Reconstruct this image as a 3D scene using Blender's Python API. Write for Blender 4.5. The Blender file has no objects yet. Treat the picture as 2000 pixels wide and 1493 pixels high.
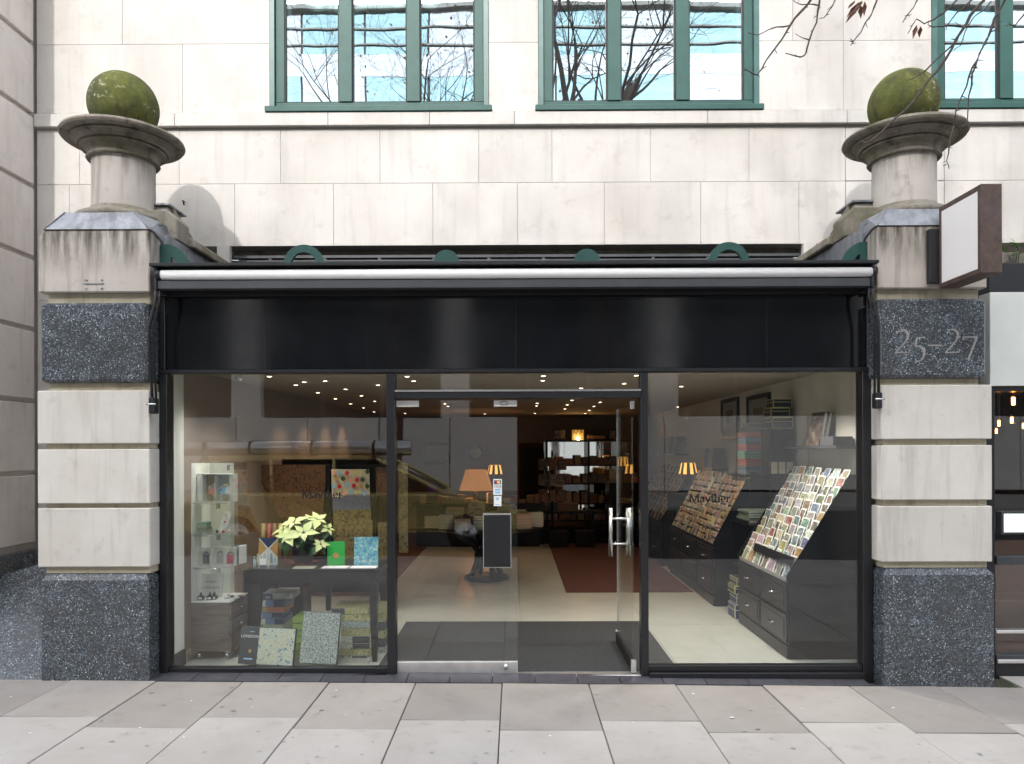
import bpy, bmesh, math, random
from mathutils import Vector, Matrix
RND = random.Random(11)
sc = bpy.context.scene
rad = math.radians
# ------------------------------------------------------------------ camera
FPX, HOR = 1430.0, 880.0
CAM = Vector((0, -5.75, 1.77)); YAW = rad(0.22); ROLL = rad(0.19)
r0 = Vector((math.cos(YAW), math.sin(YAW), 0)); f0 = Vector((-math.sin(YAW), math.cos(YAW), 0)); u0 = Vector((0, 0, 1))
AR = r0 * math.cos(ROLL) - u0 * math.sin(ROLL)
AU = u0 * math.cos(ROLL) + r0 * math.sin(ROLL)
cd = bpy.data.cameras.new('camera'); cam = bpy.data.objects.new('camera', cd); sc.collection.objects.link(cam)
m3 = Matrix((AR, AU, -f0)).transposed()
cam.matrix_world = Matrix.Translation(CAM) @ m3.to_4x4()
cd.sensor_width = 36; cd.sensor_fit = 'HORIZONTAL'; cd.lens = FPX / 2000 * 36
cd.shift_y = (HOR - 746.5) / 2000; cd.clip_start = 0.05; cd.clip_end = 500
sc.camera = cam
# ------------------------------------------------------------------ sky, sun, exposure
SUN_EL = rad(35.0)
SUN_DIR = Vector((0.19, 0.93, 0)).normalized() * math.cos(SUN_EL) - Vector((0, 0, math.sin(SUN_EL)))
wd = bpy.data.worlds.new('World'); sc.world = wd; wd.use_nodes = True
wn = wd.node_tree.nodes; wl = wd.node_tree.links
sky = wn.new('ShaderNodeTexSky'); sky.sky_type = 'NISHITA'; sky.sun_disc = False
sky.sun_elevation = SUN_EL; sky.sun_rotation = math.atan2(-SUN_DIR.x, -SUN_DIR.y)
sky.dust_density = 3.0; sky.air_density = 1.0; sky.ozone_density = 1.0
hsv = wn.new('ShaderNodeHueSaturation'); hsv.inputs['Saturation'].default_value = 0.30
wl.new(sky.outputs[0], hsv.inputs['Color'])
bg = wn['Background']; wl.new(hsv.outputs[0], bg.inputs['Color']); bg.inputs['Strength'].default_value = 0.15
sl = bpy.data.lights.new('sun', 'SUN'); sl.energy = 0.74; sl.angle = rad(1.2); sl.color = (1.0, 0.96, 0.92)
so = bpy.data.objects.new('sun', sl); sc.collection.objects.link(so)
so.rotation_euler = (-SUN_DIR).to_track_quat('Z', 'Y').to_euler(); so.location = (-5, -20, 20)
sc.view_settings.view_transform = 'Standard'; sc.view_settings.look = 'None'
sc.view_settings.exposure = 2.05; sc.view_settings.gamma = 1.0; sc.view_settings.use_curve_mapping = False
sc.render.engine = 'CYCLES'
sc.cycles.use_denoising = True; sc.cycles.max_bounces = 10; sc.cycles.transparent_max_bounces = 16
sc.cycles.sample_clamp_indirect = 6; sc.cycles.caustics_reflective = False; sc.cycles.caustics_refractive = False

def ray(px, py):
    return f0 + AR * ((px - 1000) / FPX) + AU * ((HOR - py) / FPX)
def atY(px, py, Y):
    d = ray(px, py); return CAM + d * ((Y - CAM.y) / d.y)
def atZ(px, py, Z):
    d = ray(px, py); return CAM + d * ((Z - CAM.z) / d.z)
def atX(px, py, X):
    d = ray(px, py); return CAM + d * ((X - CAM.x) / d.x)
def gz(x): return -0.0095 * x        # the street falls gently to the right

# ------------------------------------------------------------------ materials
MATS = {}
def _new(name):
    m = bpy.data.materials.new(name); m.use_nodes = True; MATS[name] = m
    nt = m.node_tree; return m, nt.nodes, nt.links, nt.nodes['Principled BSDF']
def N(nodes, t, **kw):
    n = nodes.new(t)
    for k, v in kw.items():
        if k in n.inputs: n.inputs[k].default_value = v
        else: setattr(n, k, v)
    return n
def c4(c): return (c[0], c[1], c[2], 1)
def mixc(nodes, links, fac, a, b, mode='MIX'):
    m = nodes.new('ShaderNodeMix'); m.data_type = 'RGBA'; m.blend_type = mode
    for s, v in ((m.inputs[0], fac), (m.inputs[6], a), (m.inputs[7], b)):
        if hasattr(v, 'links') or isinstance(v, bpy.types.NodeSocket): links.new(v, s)
        elif isinstance(v, (int, float)): s.default_value = v
        else: s.default_value = c4(v)
    return m.outputs[2]
def ramp(nodes, links, src, a, b, c0=0.0, c1=1.0):
    r = nodes.new('ShaderNodeMapRange'); r.inputs[1].default_value = a; r.inputs[2].default_value = b
    r.inputs[3].default_value = c0; r.inputs[4].default_value = c1; links.new(src, r.inputs[0]); return r.outputs[0]
def noise(nodes, links, scale=(1, 1, 1), sc_=5.0, det=5.0, rough=0.6, world=True, per_obj=False):
    if world: src = nodes.new('ShaderNodeNewGeometry').outputs['Position']
    else: src = nodes.new('ShaderNodeTexCoord').outputs['Object']
    mp = nodes.new('ShaderNodeMapping'); mp.inputs['Scale'].default_value = scale; links.new(src, mp.inputs[0])
    if per_obj:
        oi = nodes.new('ShaderNodeObjectInfo'); mu = N(nodes, 'ShaderNodeMath', operation='MULTIPLY'); mu.inputs[1].default_value = 37.0
        links.new(oi.outputs['Random'], mu.inputs[0]); links.new(mu.outputs[0], mp.inputs['Location'])
    n = nodes.new('ShaderNodeTexNoise'); n.inputs['Scale'].default_value = sc_; n.inputs['Detail'].default_value = det
    n.inputs['Roughness'].default_value = rough; links.new(mp.outputs[0], n.inputs['Vector']); return n
def pm(name, col, rough=0.5, metal=0.0, spec=0.5, var=0.0, vs=6.0, bump=0.0, bs=60.0, emit=None, es=0.0, rvar=0.0, stretch=(1, 1, 1), objvar=0.0):
    m, n, l, b = _new(name)
    b.inputs['Roughness'].default_value = rough; b.inputs['Metallic'].default_value = metal
    b.inputs['Specular IOR Level'].default_value = spec; b.inputs['Base Color'].default_value = c4(col)
    cur = None
    if var > 0:
        t = noise(n, l, stretch, vs)
        f = ramp(n, l, t.outputs[0], 0.3, 0.7, 1 - var, 1 + var)
        mm = N(n, 'ShaderNodeVectorMath', operation='SCALE'); mm.inputs[0].default_value = col; l.new(f, mm.inputs['Scale']); cur = mm.outputs[0]
        if rvar > 0: l.new(ramp(n, l, t.outputs[0], 0.3, 0.7, max(0.02, rough - rvar), rough + rvar), b.inputs['Roughness'])
    if objvar > 0:
        oi = n.new('ShaderNodeObjectInfo'); f = ramp(n, l, oi.outputs['Random'], 0, 1, 1 - objvar, 1 + objvar)
        mm = N(n, 'ShaderNodeVectorMath', operation='SCALE')
        if cur: l.new(cur, mm.inputs[0])
        else: mm.inputs[0].default_value = col
        l.new(f, mm.inputs['Scale']); cur = mm.outputs[0]
    if cur: l.new(cur, b.inputs['Base Color'])
    if bump > 0:
        t2 = noise(n, l, (1, 1, 1), bs, 4); bp = n.new('ShaderNodeBump'); bp.inputs['Strength'].default_value = bump; bp.inputs['Distance'].default_value = 0.01
        l.new(t2.outputs[0], bp.inputs['Height']); l.new(bp.outputs[0], b.inputs['Normal'])
    if emit: b.inputs['Emission Color'].default_value = c4(emit); b.inputs['Emission Strength'].default_value = es
    return m
def stone(name, col, dark, streak=0.5, grime=0.3, green=0.0, bump=0.25, rough=0.85, ov=0.06, topdirt=None, spots=0.0):
    m, n, l, b = _new(name); b.inputs['Roughness'].default_value = rough; b.inputs['Specular IOR Level'].default_value = 0.25
    big = noise(n, l, (1, 1, 1), 1.6, 6, 0.65)
    c = mixc(n, l, ramp(n, l, big.outputs[0], 0.35, 0.7, 0, 1), col, [x * y for x, y in zip(col, (0.86, 0.84, 0.82))])
    st = noise(n, l, (7, 7, 0.55), 1.7, 5, 0.6, per_obj=True)
    c = mixc(n, l, ramp(n, l, st.outputs[0], 0.52, 0.78, 0, streak), c, dark)
    bl = noise(n, l, (1, 1, 1), 5.5, 8, 0.7)
    c = mixc(n, l, ramp(n, l, bl.outputs[0], 0.56, 0.8, 0, grime), c, dark)
    fine = noise(n, l, (1, 1, 1), 160, 3, 0.7)
    c = mixc(n, l, ramp(n, l, fine.outputs[0], 0.35, 0.75, 0, 0.22), c, [x * 0.6 for x in col])
    if topdirt:     # run-off grime below the cap: a stain with its own ragged edge
        z0, z1, k = topdirt
        sep = n.new('ShaderNodeSeparateXYZ'); l.new(n.new('ShaderNodeNewGeometry').outputs['Position'], sep.inputs[0])
        g = ramp(n, l, sep.outputs[2], z0, z1, 0, 1)
        s2 = noise(n, l, (9, 9, 1.2), 1.5, 6, 0.65)
        mu = N(n, 'ShaderNodeMath', operation='MULTIPLY'); l.new(g, mu.inputs[0]); l.new(ramp(n, l, s2.outputs[0], 0.38, 0.62, 0, k), mu.inputs[1])
        c = mixc(n, l, mu.outputs[0], c, (0.07, 0.065, 0.045))
    if green > 0:
        gr = noise(n, l, (1, 1, 1), 3.0, 7, 0.7)
        c = mixc(n, l, ramp(n, l, gr.outputs[0], 0.45, 0.62, 0, green), c, (0.085, 0.085, 0.03))
    if ov > 0:
        oi = n.new('ShaderNodeObjectInfo'); mm = N(n, 'ShaderNodeVectorMath', operation='SCALE'); l.new(c, mm.inputs[0])
        l.new(ramp(n, l, oi.outputs['Random'], 0, 1, 1 - ov, 1 + ov), mm.inputs['Scale']); c = mm.outputs[0]
    l.new(c, b.inputs['Base Color'])
    bp = n.new('ShaderNodeBump'); bp.inputs['Strength'].default_value = bump; bp.inputs['Distance'].default_value = 0.006
    ad = N(n, 'ShaderNodeMath', operation='ADD'); l.new(fine.outputs[0], ad.inputs[0]); l.new(bl.outputs[0], ad.inputs[1])
    l.new(ad.outputs[0], bp.inputs['Height']); l.new(bp.outputs[0], b.inputs['Normal'])
    return m
LIME = (0.55, 0.535, 0.51); LIMED = (0.37, 0.345, 0.325)
stone('limestone', LIME, LIMED, 0.5, 0.85, ov=0.04)
pm('pointing', (0.43, 0.405, 0.375), 0.9)
stone('limestone_pillar', (0.65, 0.63, 0.59), (0.32, 0.295, 0.255), 0.5, 0.6)
stone('limestone_top', (0.50, 0.46, 0.425), (0.15, 0.125, 0.10), 0.8, 0.7, topdirt=(3.1, 3.42, 1.0))
stone('limestone_shaft', (0.50, 0.465, 0.435), (0.16, 0.135, 0.11), 0.9, 0.8, topdirt=(3.9, 4.15, 0.6))
stone('limestone_neck', (0.48, 0.44, 0.34), (0.20, 0.17, 0.11), 0.9, 0.6)
stone('capital_stone', (0.26, 0.235, 0.20), (0.028, 0.023, 0.016), 1.0, 1.0, green=0.55, bump=1.0)
stone('coping_stone', (0.30, 0.275, 0.235), (0.07, 0.065, 0.05), 0.7, 1.0, green=0.6, bump=0.5)
stone('side_stone', (0.72, 0.67, 0.635), (0.28, 0.235, 0.205), 0.35, 0.4)
stone('slab_pink', (0.365, 0.340, 0.318), (0.24, 0.22, 0.20), 0.0, 0.8, ov=0.1, rough=0.8)
stone('slab_pale', (0.49, 0.47, 0.447), (0.31, 0.29, 0.265), 0.0, 0.8, ov=0.08, rough=0.85, bump=0.4)
stone('mortar', (0.08, 0.07, 0.062), (0.04, 0.035, 0.03), 0.2, 0.5, ov=0)
stone('asphalt_road', (0.055, 0.055, 0.057), (0.03, 0.03, 0.03), 0.0, 0.4, ov=0)
stone('opposite_stone', (0.88, 0.84, 0.79), (0.55, 0.49, 0.45), 0.4, 0.3)
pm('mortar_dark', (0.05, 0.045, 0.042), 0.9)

def granite(name):
    m, n, l, b = _new(name)
    pos = n.new('ShaderNodeNewGeometry').outputs['Position']
    nz = noise(n, l, (1, 1, 1), 30, 3); 
    ml = N(n, 'ShaderNodeVectorMath', operation='MULTIPLY_ADD'); l.new(nz.outputs['Color'], ml.inputs[0]); ml.inputs[1].default_value = (0.012, 0.012, 0.012); l.new(pos, ml.inputs[2])
    v = n.new('ShaderNodeTexVoronoi'); v.inputs['Scale'].default_value = 100; l.new(ml.outputs[0], v.inputs['Vector'])
    sp = n.new('ShaderNodeSeparateColor'); l.new(v.outputs['Color'], sp.inputs[0])
    v2 = n.new('ShaderNodeTexVoronoi'); v2.inputs['Scale'].default_value = 190; l.new(ml.outputs[0], v2.inputs['Vector'])
    sp2 = n.new('ShaderNodeSeparateColor'); l.new(v2.outputs['Color'], sp2.inputs[0])
    cl = noise(n, l, (1, 1, 1), 6.0, 3)
    c = mixc(n, l, ramp(n, l, sp.outputs[1], 0, 1), (0.022, 0.026, 0.032), (0.085, 0.10, 0.115))
    c = mixc(n, l, ramp(n, l, sp.outputs[0], 0.82, 0.9), c, (0.15, 0.18, 0.215))
    c = mixc(n, l, ramp(n, l, sp2.outputs[0], 0.92, 0.98), c, (0.27, 0.33, 0.38))
    sp3 = ramp(n, l, sp2.outputs[1], 0.975, 0.99)
    c = mixc(n, l, sp3, c, (0.85, 0.9, 0.92))
    c = mixc(n, l, ramp(n, l, cl.outputs[0], 0.38, 0.62, 0.55, 0), c, (0.05, 0.05, 0.052))
    l.new(c, b.inputs['Base Color']); b.inputs['Roughness'].default_value = 0.22
    l.new(ramp(n, l, cl.outputs[0], 0.3, 0.7, 0.16, 0.32), b.inputs['Roughness'])
    return m
granite('granite')
def moss():
    m, n, l, b = _new('moss_stone'); b.inputs['Roughness'].default_value = 0.95
    a = noise(n, l, (1, 1, 1), 2.2, 8, 0.7); s = noise(n, l, (5, 5, 1.0), 2.2, 6, 0.6); f = noise(n, l, (1, 1, 1), 22, 6, 0.75)
    c = mixc(n, l, ramp(n, l, a.outputs[0], 0.38, 0.62), (0.040, 0.048, 0.010), (0.115, 0.125, 0.024))
    c = mixc(n, l, ramp(n, l, s.outputs[0], 0.5, 0.68, 0, 0.8), c, (0.035, 0.03, 0.02))
    c = mixc(n, l, ramp(n, l, s.outputs['Color'], 0.55, 0.7, 0, 0.7), c, (0.15, 0.17, 0.025))
    v = n.new('ShaderNodeTexVoronoi'); v.inputs['Scale'].default_value = 30; l.new(n.new('ShaderNodeNewGeometry').outputs['Position'], v.inputs['Vector'])
    mk = N(n, 'ShaderNodeMath', operation='MULTIPLY'); l.new(ramp(n, l, f.outputs[0], 0.56, 0.62), mk.inputs[0]); l.new(ramp(n, l, a.outputs['Color'], 0.52, 0.58), mk.inputs[1])
    c = mixc(n, l, mk.outputs[0], c, (0.32, 0.34, 0.24))
    l.new(c, b.inputs['Base Color'])
    bp = n.new('ShaderNodeBump'); bp.inputs['Strength'].default_value = 0.7; bp.inputs['Distance'].default_value = 0.015
    l.new(f.outputs[0], bp.inputs['Height']); l.new(bp.outputs[0], b.inputs['Normal'])
moss()
def lead():
    m, n, l, b = _new('lead_sheet'); b.inputs['Roughness'].default_value = 0.5; b.inputs['Metallic'].default_value = 0.35
    a = noise(n, l, (1, 1, 1), 5, 7, 0.7); s = noise(n, l, (6, 6, 1), 1.6, 5)
    c = mixc(n, l, ramp(n, l, a.outputs[0], 0.35, 0.68), (0.17, 0.18, 0.20), (0.32, 0.34, 0.38))
    c = mixc(n, l, ramp(n, l, s.outputs[0], 0.5, 0.72, 0, 0.8), c, (0.075, 0.075, 0.07))
    l.new(c, b.inputs['Base Color'])
    bp = n.new('ShaderNodeBump'); bp.inputs['Strength'].default_value = 0.35; bp.inputs['Distance'].default_value = 0.02
    l.new(a.outputs[0], bp.inputs['Height']); l.new(bp.outputs[0], b.inputs['Normal'])
lead()
def glass(name, ior=1.75, tint=(0.95, 0.965, 0.96), wave=0.0, extra=0.0, refl=(1, 1, 1), rough=0.0):
    m, n, l, b = _new(name); n.remove(b); out = n['Material Output']
    tr = n.new('ShaderNodeBsdfTransparent'); tr.inputs[0].default_value = c4(tint)
    gl = n.new('ShaderNodeBsdfGlossy'); gl.inputs['Roughness'].default_value = rough; gl.inputs[0].default_value = c4(refl)
    geo = n.new('ShaderNodeNewGeometry'); fr = n.new('ShaderNodeFresnel')
    l.new(ramp(n, l, geo.outputs['Backfacing'], 0, 1, ior, 1 / ior), fr.inputs['IOR'])
    fac = fr.outputs[0]
    if extra: 
        ad = N(n, 'ShaderNodeMath', operation='ADD', use_clamp=True); l.new(fac, ad.inputs[0]); ad.inputs[1].default_value = extra; fac = ad.outputs[0]
    if wave > 0:
        t = noise(n, l, (1, 1, 1), 1.1, 2, 0.4); bp = n.new('ShaderNodeBump'); bp.inputs['Strength'].default_value = wave; bp.inputs['Distance'].default_value = 0.05
        l.new(t.outputs[0], bp.inputs['Height']); l.new(bp.outputs[0], gl.inputs['Normal'])
    mx = n.new('ShaderNodeMixShader'); l.new(fac, mx.inputs[0]); l.new(tr.outputs[0], mx.inputs[1]); l.new(gl.outputs[0], mx.inputs[2])
    l.new(mx.outputs[0], out.inputs['Surface'])
glass('shop_glass', 1.57, (0.96, 0.975, 0.97), wave=0.02)
glass('clear_glass', 1.45, (0.98, 0.99, 0.985))
glass('coated_glass', 1.6, (0.55, 0.62, 0.62), wave=0.03, extra=0.6, refl=(0.93, 1.0, 1.0))
def mirrorg(name, col, rough, wave):
    m, n, l, b = _new(name); b.inputs['Metallic'].default_value = 1.0; b.inputs['Roughness'].default_value = rough; b.inputs['Base Color'].default_value = c4(col)
    t = noise(n, l, (1, 1, 2.5), 0.8, 3, 0.5); bp = n.new('ShaderNodeBump'); bp.inputs['Strength'].default_value = wave; bp.inputs['Distance'].default_value = 0.3
    l.new(t.outputs[0], bp.inputs['Height']); l.new(bp.outputs[0], b.inputs['Normal'])
mirrorg('curtain_glass', (0.62, 0.86, 0.88), 0.05, 0.08)
mirrorg('curtain_pale', (1.0, 1.0, 1.0), 0.15, 0.1)
mirrorg('shelf_mirror', (0.8, 0.82, 0.8), 0.03, 0.0)
def fascia():
    m, n, l, b = _new('fascia_black'); b.inputs['Base Color'].default_value = (0.012, 0.013, 0.015, 1)
    t = noise(n, l, (1, 1, 1), 1.4, 6, 0.65); s = noise(n, l, (14, 1, 0.5), 3, 4, 0.6)
    l.new(ramp(n, l, t.outputs[0], 0.35, 0.7, 0.07, 0.15), b.inputs['Roughness'])
    c = mixc(n, l, ramp(n, l, s.outputs[0], 0.55, 0.8, 0, 0.6), (0.006, 0.0065, 0.008), (0.016, 0.017, 0.02)); l.new(c, b.inputs['Base Color'])
    b.inputs['Specular IOR Level'].default_value = 0.75
fascia()
pm('black_frame', (0.012, 0.0125, 0.015), 0.3, var=0.1, vs=3)
pm('black_soft', (0.014, 0.0145, 0.017), 0.45, spec=0.35, var=0.2, vs=5)
pm('awning_grey', (0.045, 0.048, 0.055), 0.5, var=0.2)
pm('awning_white', (0.88, 0.88, 0.88), 0.4)
pm('steel', (0.62, 0.62, 0.62), 0.25, metal=1.0, var=0.1, vs=20)
pm('steel_rail', (0.72, 0.71, 0.70), 0.3, metal=0.8, var=0.12, vs=9)
pm('green_frame', (0.026, 0.080, 0.070), 0.5, spec=0.3, var=0.12, vs=8)
pm('green_dark', (0.035, 0.10, 0.092), 0.4, var=0.2, vs=8)
pm('tile_dark', (0.055, 0.055, 0.068), 0.45, var=0.3, vs=9, objvar=0.15)
pm('grout', (0.35, 0.33, 0.31), 0.9)
pm('floor_cream', (0.42, 0.425, 0.385), 0.3, var=0.08, vs=3)
pm('rug_maroon', (0.085, 0.032, 0.026), 0.95, var=0.2, vs=25, bump=0.4, bs=300)
def matmat():
    m, n, l, b = _new('mat_coir'); b.inputs['Roughness'].default_value = 0.95
    t = noise(n, l, (1, 1, 1), 140, 3, 0.8); c = mixc(n, l, ramp(n, l, t.outputs[0], 0.4, 0.65), (0.010, 0.011, 0.012), (0.055, 0.058, 0.062)); l.new(c, b.inputs['Base Color'])
matmat()
pm('wall_paint', (0.72, 0.69, 0.61), 0.8, var=0.04, vs=2)
pm('wall_white', (0.74, 0.75, 0.70), 0.7)
pm('wall_taupe', (0.30, 0.245, 0.21), 0.8)
pm('ceiling_paint', (0.42, 0.37, 0.31), 0.8)
pm('skirting', (0.02, 0.02, 0.022), 0.5)
pm('black_wood', (0.006, 0.006, 0.007), 0.3, spec=0.22)
pm('panel_wood', (0.014, 0.014, 0.015), 0.3, spec=0.35)
def wood(name, a, b_):
    m, n, l, b = _new(name); b.inputs['Roughness'].default_value = 0.5
    t = noise(n, l, (1.2, 1.2, 14), 3, 6, 0.65); c = mixc(n, l, ramp(n, l, t.outputs[0], 0.3, 0.7), a, b_); l.new(c, b.inputs['Base Color'])
wood('grey_oak', (0.085, 0.068, 0.055), (0.19, 0.155, 0.125))
pm('white_gloss', (0.8, 0.8, 0.79), 0.3)
pm('paper_white', (0.78, 0.78, 0.76), 0.6)
pm('paper_cream', (0.66, 0.60, 0.46), 0.6)
pm('paper_grey', (0.30, 0.29, 0.28), 0.6)
pm('sign_white', (0.86, 0.84, 0.82), 0.35)
pm('sign_red', (0.42, 0.03, 0.02), 0.5)
def corten():
    m, n, l, b = _new('rusty_steel'); b.inputs['Roughness'].default_value = 0.6; b.inputs['Metallic'].default_value = 0.3
    t = noise(n, l, (1, 1, 1), 18, 8, 0.75); s = noise(n, l, (1, 1, 1), 3, 4)
    c = mixc(n, l, ramp(n, l, t.outputs[0], 0.35, 0.7), (0.055, 0.038, 0.034), (0.13, 0.085, 0.062))
    c = mixc(n, l, ramp(n, l, s.outputs[0], 0.45, 0.7, 0, 0.5), c, (0.13, 0.09, 0.10)); l.new(c, b.inputs['Base Color'])
corten()
def emis(name, col, s):
    m, n, l, b = _new(name); b.inputs['Base Color'].default_value = c4(col); b.inputs['Emission Color'].default_value = c4(col); b.inputs['Emission Strength'].default_value = s
emis('lamp_warm', (1.0, 0.80, 0.55), 3.5)
emis('bulb_orange', (1.0, 0.32, 0.06), 6.0)
emis('bulb_core', (1.0, 0.75, 0.4), 12.0)
emis('shade_orange', (0.85, 0.32, 0.055), 0.085)
emis('shade_gold', (1.0, 0.48, 0.10), 0.35)
emis('lit_panel', (0.95, 0.96, 0.98), 0.22)
def picmat(name, scale, contrast=1.0, usecol=True, cols=None, border=None, coord='Object'):
    """flat print: blotchy picture whose colours change from object to object"""
    m, n, l, b = _new(name); b.inputs['Roughness'].default_value = 0.45
    oi = n.new('ShaderNodeObjectInfo'); tc = n.new('ShaderNodeTexCoord')
    mp = n.new('ShaderNodeMapping'); l.new(tc.outputs[coord], mp.inputs[0])
    mu = N(n, 'ShaderNodeMath', operation='MULTIPLY'); mu.inputs[1].default_value = 91.0; l.new(oi.outputs['Random'], mu.inputs[0]); l.new(mu.outputs[0], mp.inputs['Location'])
    t = n.new('ShaderNodeTexNoise'); t.inputs['Scale'].default_value = scale; t.inputs['Detail'].default_value = 4; t.inputs['Roughness'].default_value = 0.7; l.new(mp.outputs[0], t.inputs['Vector'])
    cr = n.new('ShaderNodeValToRGB'); l.new(t.outputs[0], cr.inputs[0]); els = cr.color_ramp.elements
    cols = cols or [(0.03, 0.03, 0.035), (0.25, 0.22, 0.16), (0.7, 0.68, 0.6)]
    els[0].position = 0.34; els[0].color = c4(cols[0]); els[1].position = 0.68; els[1].color = c4(cols[-1])
    for i, c in enumerate(cols[1:-1]):
        e = els.new(0.34 + 0.34 * (i + 1) / (len(cols) - 1)); e.color = c4(c)
    c = cr.outputs[0]
    if usecol: c = mixc(n, l, 0.5, c, oi.outputs['Color'], 'MIX')
    l.new(c, b.inputs['Base Color'])
picmat('card_picture', 28)
picmat('kraft_card', 34, cols=[(0.20, 0.11, 0.055), (0.55, 0.36, 0.20), (0.72, 0.54, 0.34)])
picmat('map_print', 38, usecol=False, cols=[(0.06, 0.12, 0.14), (0.30, 0.42, 0.46), (0.62, 0.66, 0.58), (0.62, 0.58, 0.28), (0.30, 0.42, 0.52), (0.75, 0.78, 0.72)])
picmat('crowd_print', 85, usecol=False, cols=[(0.05, 0.07, 0.06), (0.20, 0.25, 0.24), (0.42, 0.47, 0.42), (0.62, 0.64, 0.56)])
picmat('blossom_print', 45, usecol=False, cols=[(0.05, 0.17, 0.27), (0.13, 0.38, 0.50), (0.24, 0.50, 0.55), (0.74, 0.74, 0.48)])
picmat('yellow_print', 65, usecol=False, cols=[(0.04, 0.07, 0.03), (0.20, 0.24, 0.08), (0.46, 0.40, 0.12), (0.30, 0.33, 0.28), (0.6, 0.6, 0.5)])
picmat('wrap_brown', 34, usecol=False, cols=[(0.04, 0.022, 0.015), (0.17, 0.085, 0.04), (0.25, 0.13, 0.06), (0.10, 0.045, 0.03)])
picmat('wrap_leaf', 30, usecol=False, cols=[(0.03, 0.025, 0.012), (0.26, 0.21, 0.09), (0.30, 0.25, 0.11)])
picmat('wrap_blue', 6, usecol=False, cols=[(0.10, 0.12, 0.22), (0.17, 0.20, 0.30)])
picmat('art_print', 14, usecol=False, cols=[(0.02, 0.02, 0.02), (0.10, 0.07, 0.05), (0.32, 0.26, 0.18)])
picmat('glitter_card', 60, usecol=False, cols=[(0.05, 0.03, 0.02), (0.22, 0.12, 0.07), (0.95, 0.92, 0.85)])
def objcol(name, rough=0.5, dots=False):
    m, n, l, b = _new(name); b.inputs['Roughness'].default_value = rough; oi = n.new('ShaderNodeObjectInfo'); c = oi.outputs['Color']
    if dots:
        tc = n.new('ShaderNodeTexCoord'); v = n.new('ShaderNodeTexVoronoi'); v.inputs['Scale'].default_value = 55; v.inputs['Randomness'].default_value = 0.1; l.new(tc.outputs['Object'], v.inputs['Vector'])
        c = mixc(n, l, ramp(n, l, v.outputs['Distance'], 0.22, 0.30, 1, 0), c, (0.7, 0.66, 0.55))
    l.new(c, b.inputs['Base Color'])
objcol('coloured'); objcol('coloured_dots', dots=True)
pm('leaf_green', (0.028, 0.075, 0.022), 0.5, var=0.35, vs=30)
pm('bract_cream', (0.50, 0.58, 0.25), 0.5, var=0.12, vs=25)
pm('leaf_bright', (0.13, 0.30, 0.035), 0.45, var=0.2, vs=30)
pm('grass_blade', (0.06, 0.12, 0.03), 0.6)
pm('stem', (0.10, 0.08, 0.04), 0.7)
pm('bark', (0.085, 0.062, 0.055), 0.85, var=0.3, vs=30)
pm('dead_leaf', (0.20, 0.10, 0.07), 0.8, var=0.3, vs=40)
pm('pot_grey', (0.09, 0.105, 0.115), 0.45)
pm('terracotta', (0.30, 0.055, 0.03), 0.5)
pm('ink_text', (0.008, 0.008, 0.009), 0.4)
pm('carved', (0.27, 0.26, 0.25), 0.8)
pm('navy', (0.02, 0.035, 0.09), 0.5)
pm('yellow_trim', (0.62, 0.58, 0.26), 0.5)
pm('gold', (0.5, 0.28, 0.10), 0.4)
pm('pink_cloth', (0.75, 0.36, 0.27), 0.8)
pm('blue_cloth', (0.28, 0.52, 0.75), 0.8)
pm('red_paint', (0.5, 0.03, 0.03), 0.5)
pm('car_paint', (0.80, 0.66, 0.28), 0.18, metal=0.5)
pm('rubber', (0.015, 0.015, 0.015), 0.7)
pm('roof_dark', (0.03, 0.03, 0.032), 0.8)
pm('cafe_white', (0.66, 0.70, 0.68), 0.18, var=0.06, vs=3)
pm('cafe_floor', (0.12, 0.06, 0.04), 0.5)
pm('cafe_wall', (0.10, 0.065, 0.055), 0.7)
pm('window_dark', (0.02, 0.024, 0.026), 0.25, spec=0.15)
pm('purple', (0.16, 0.08, 0.5), 0.5)
pm('silver_edge', (0.7, 0.72, 0.68), 0.3, metal=0.7)

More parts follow.
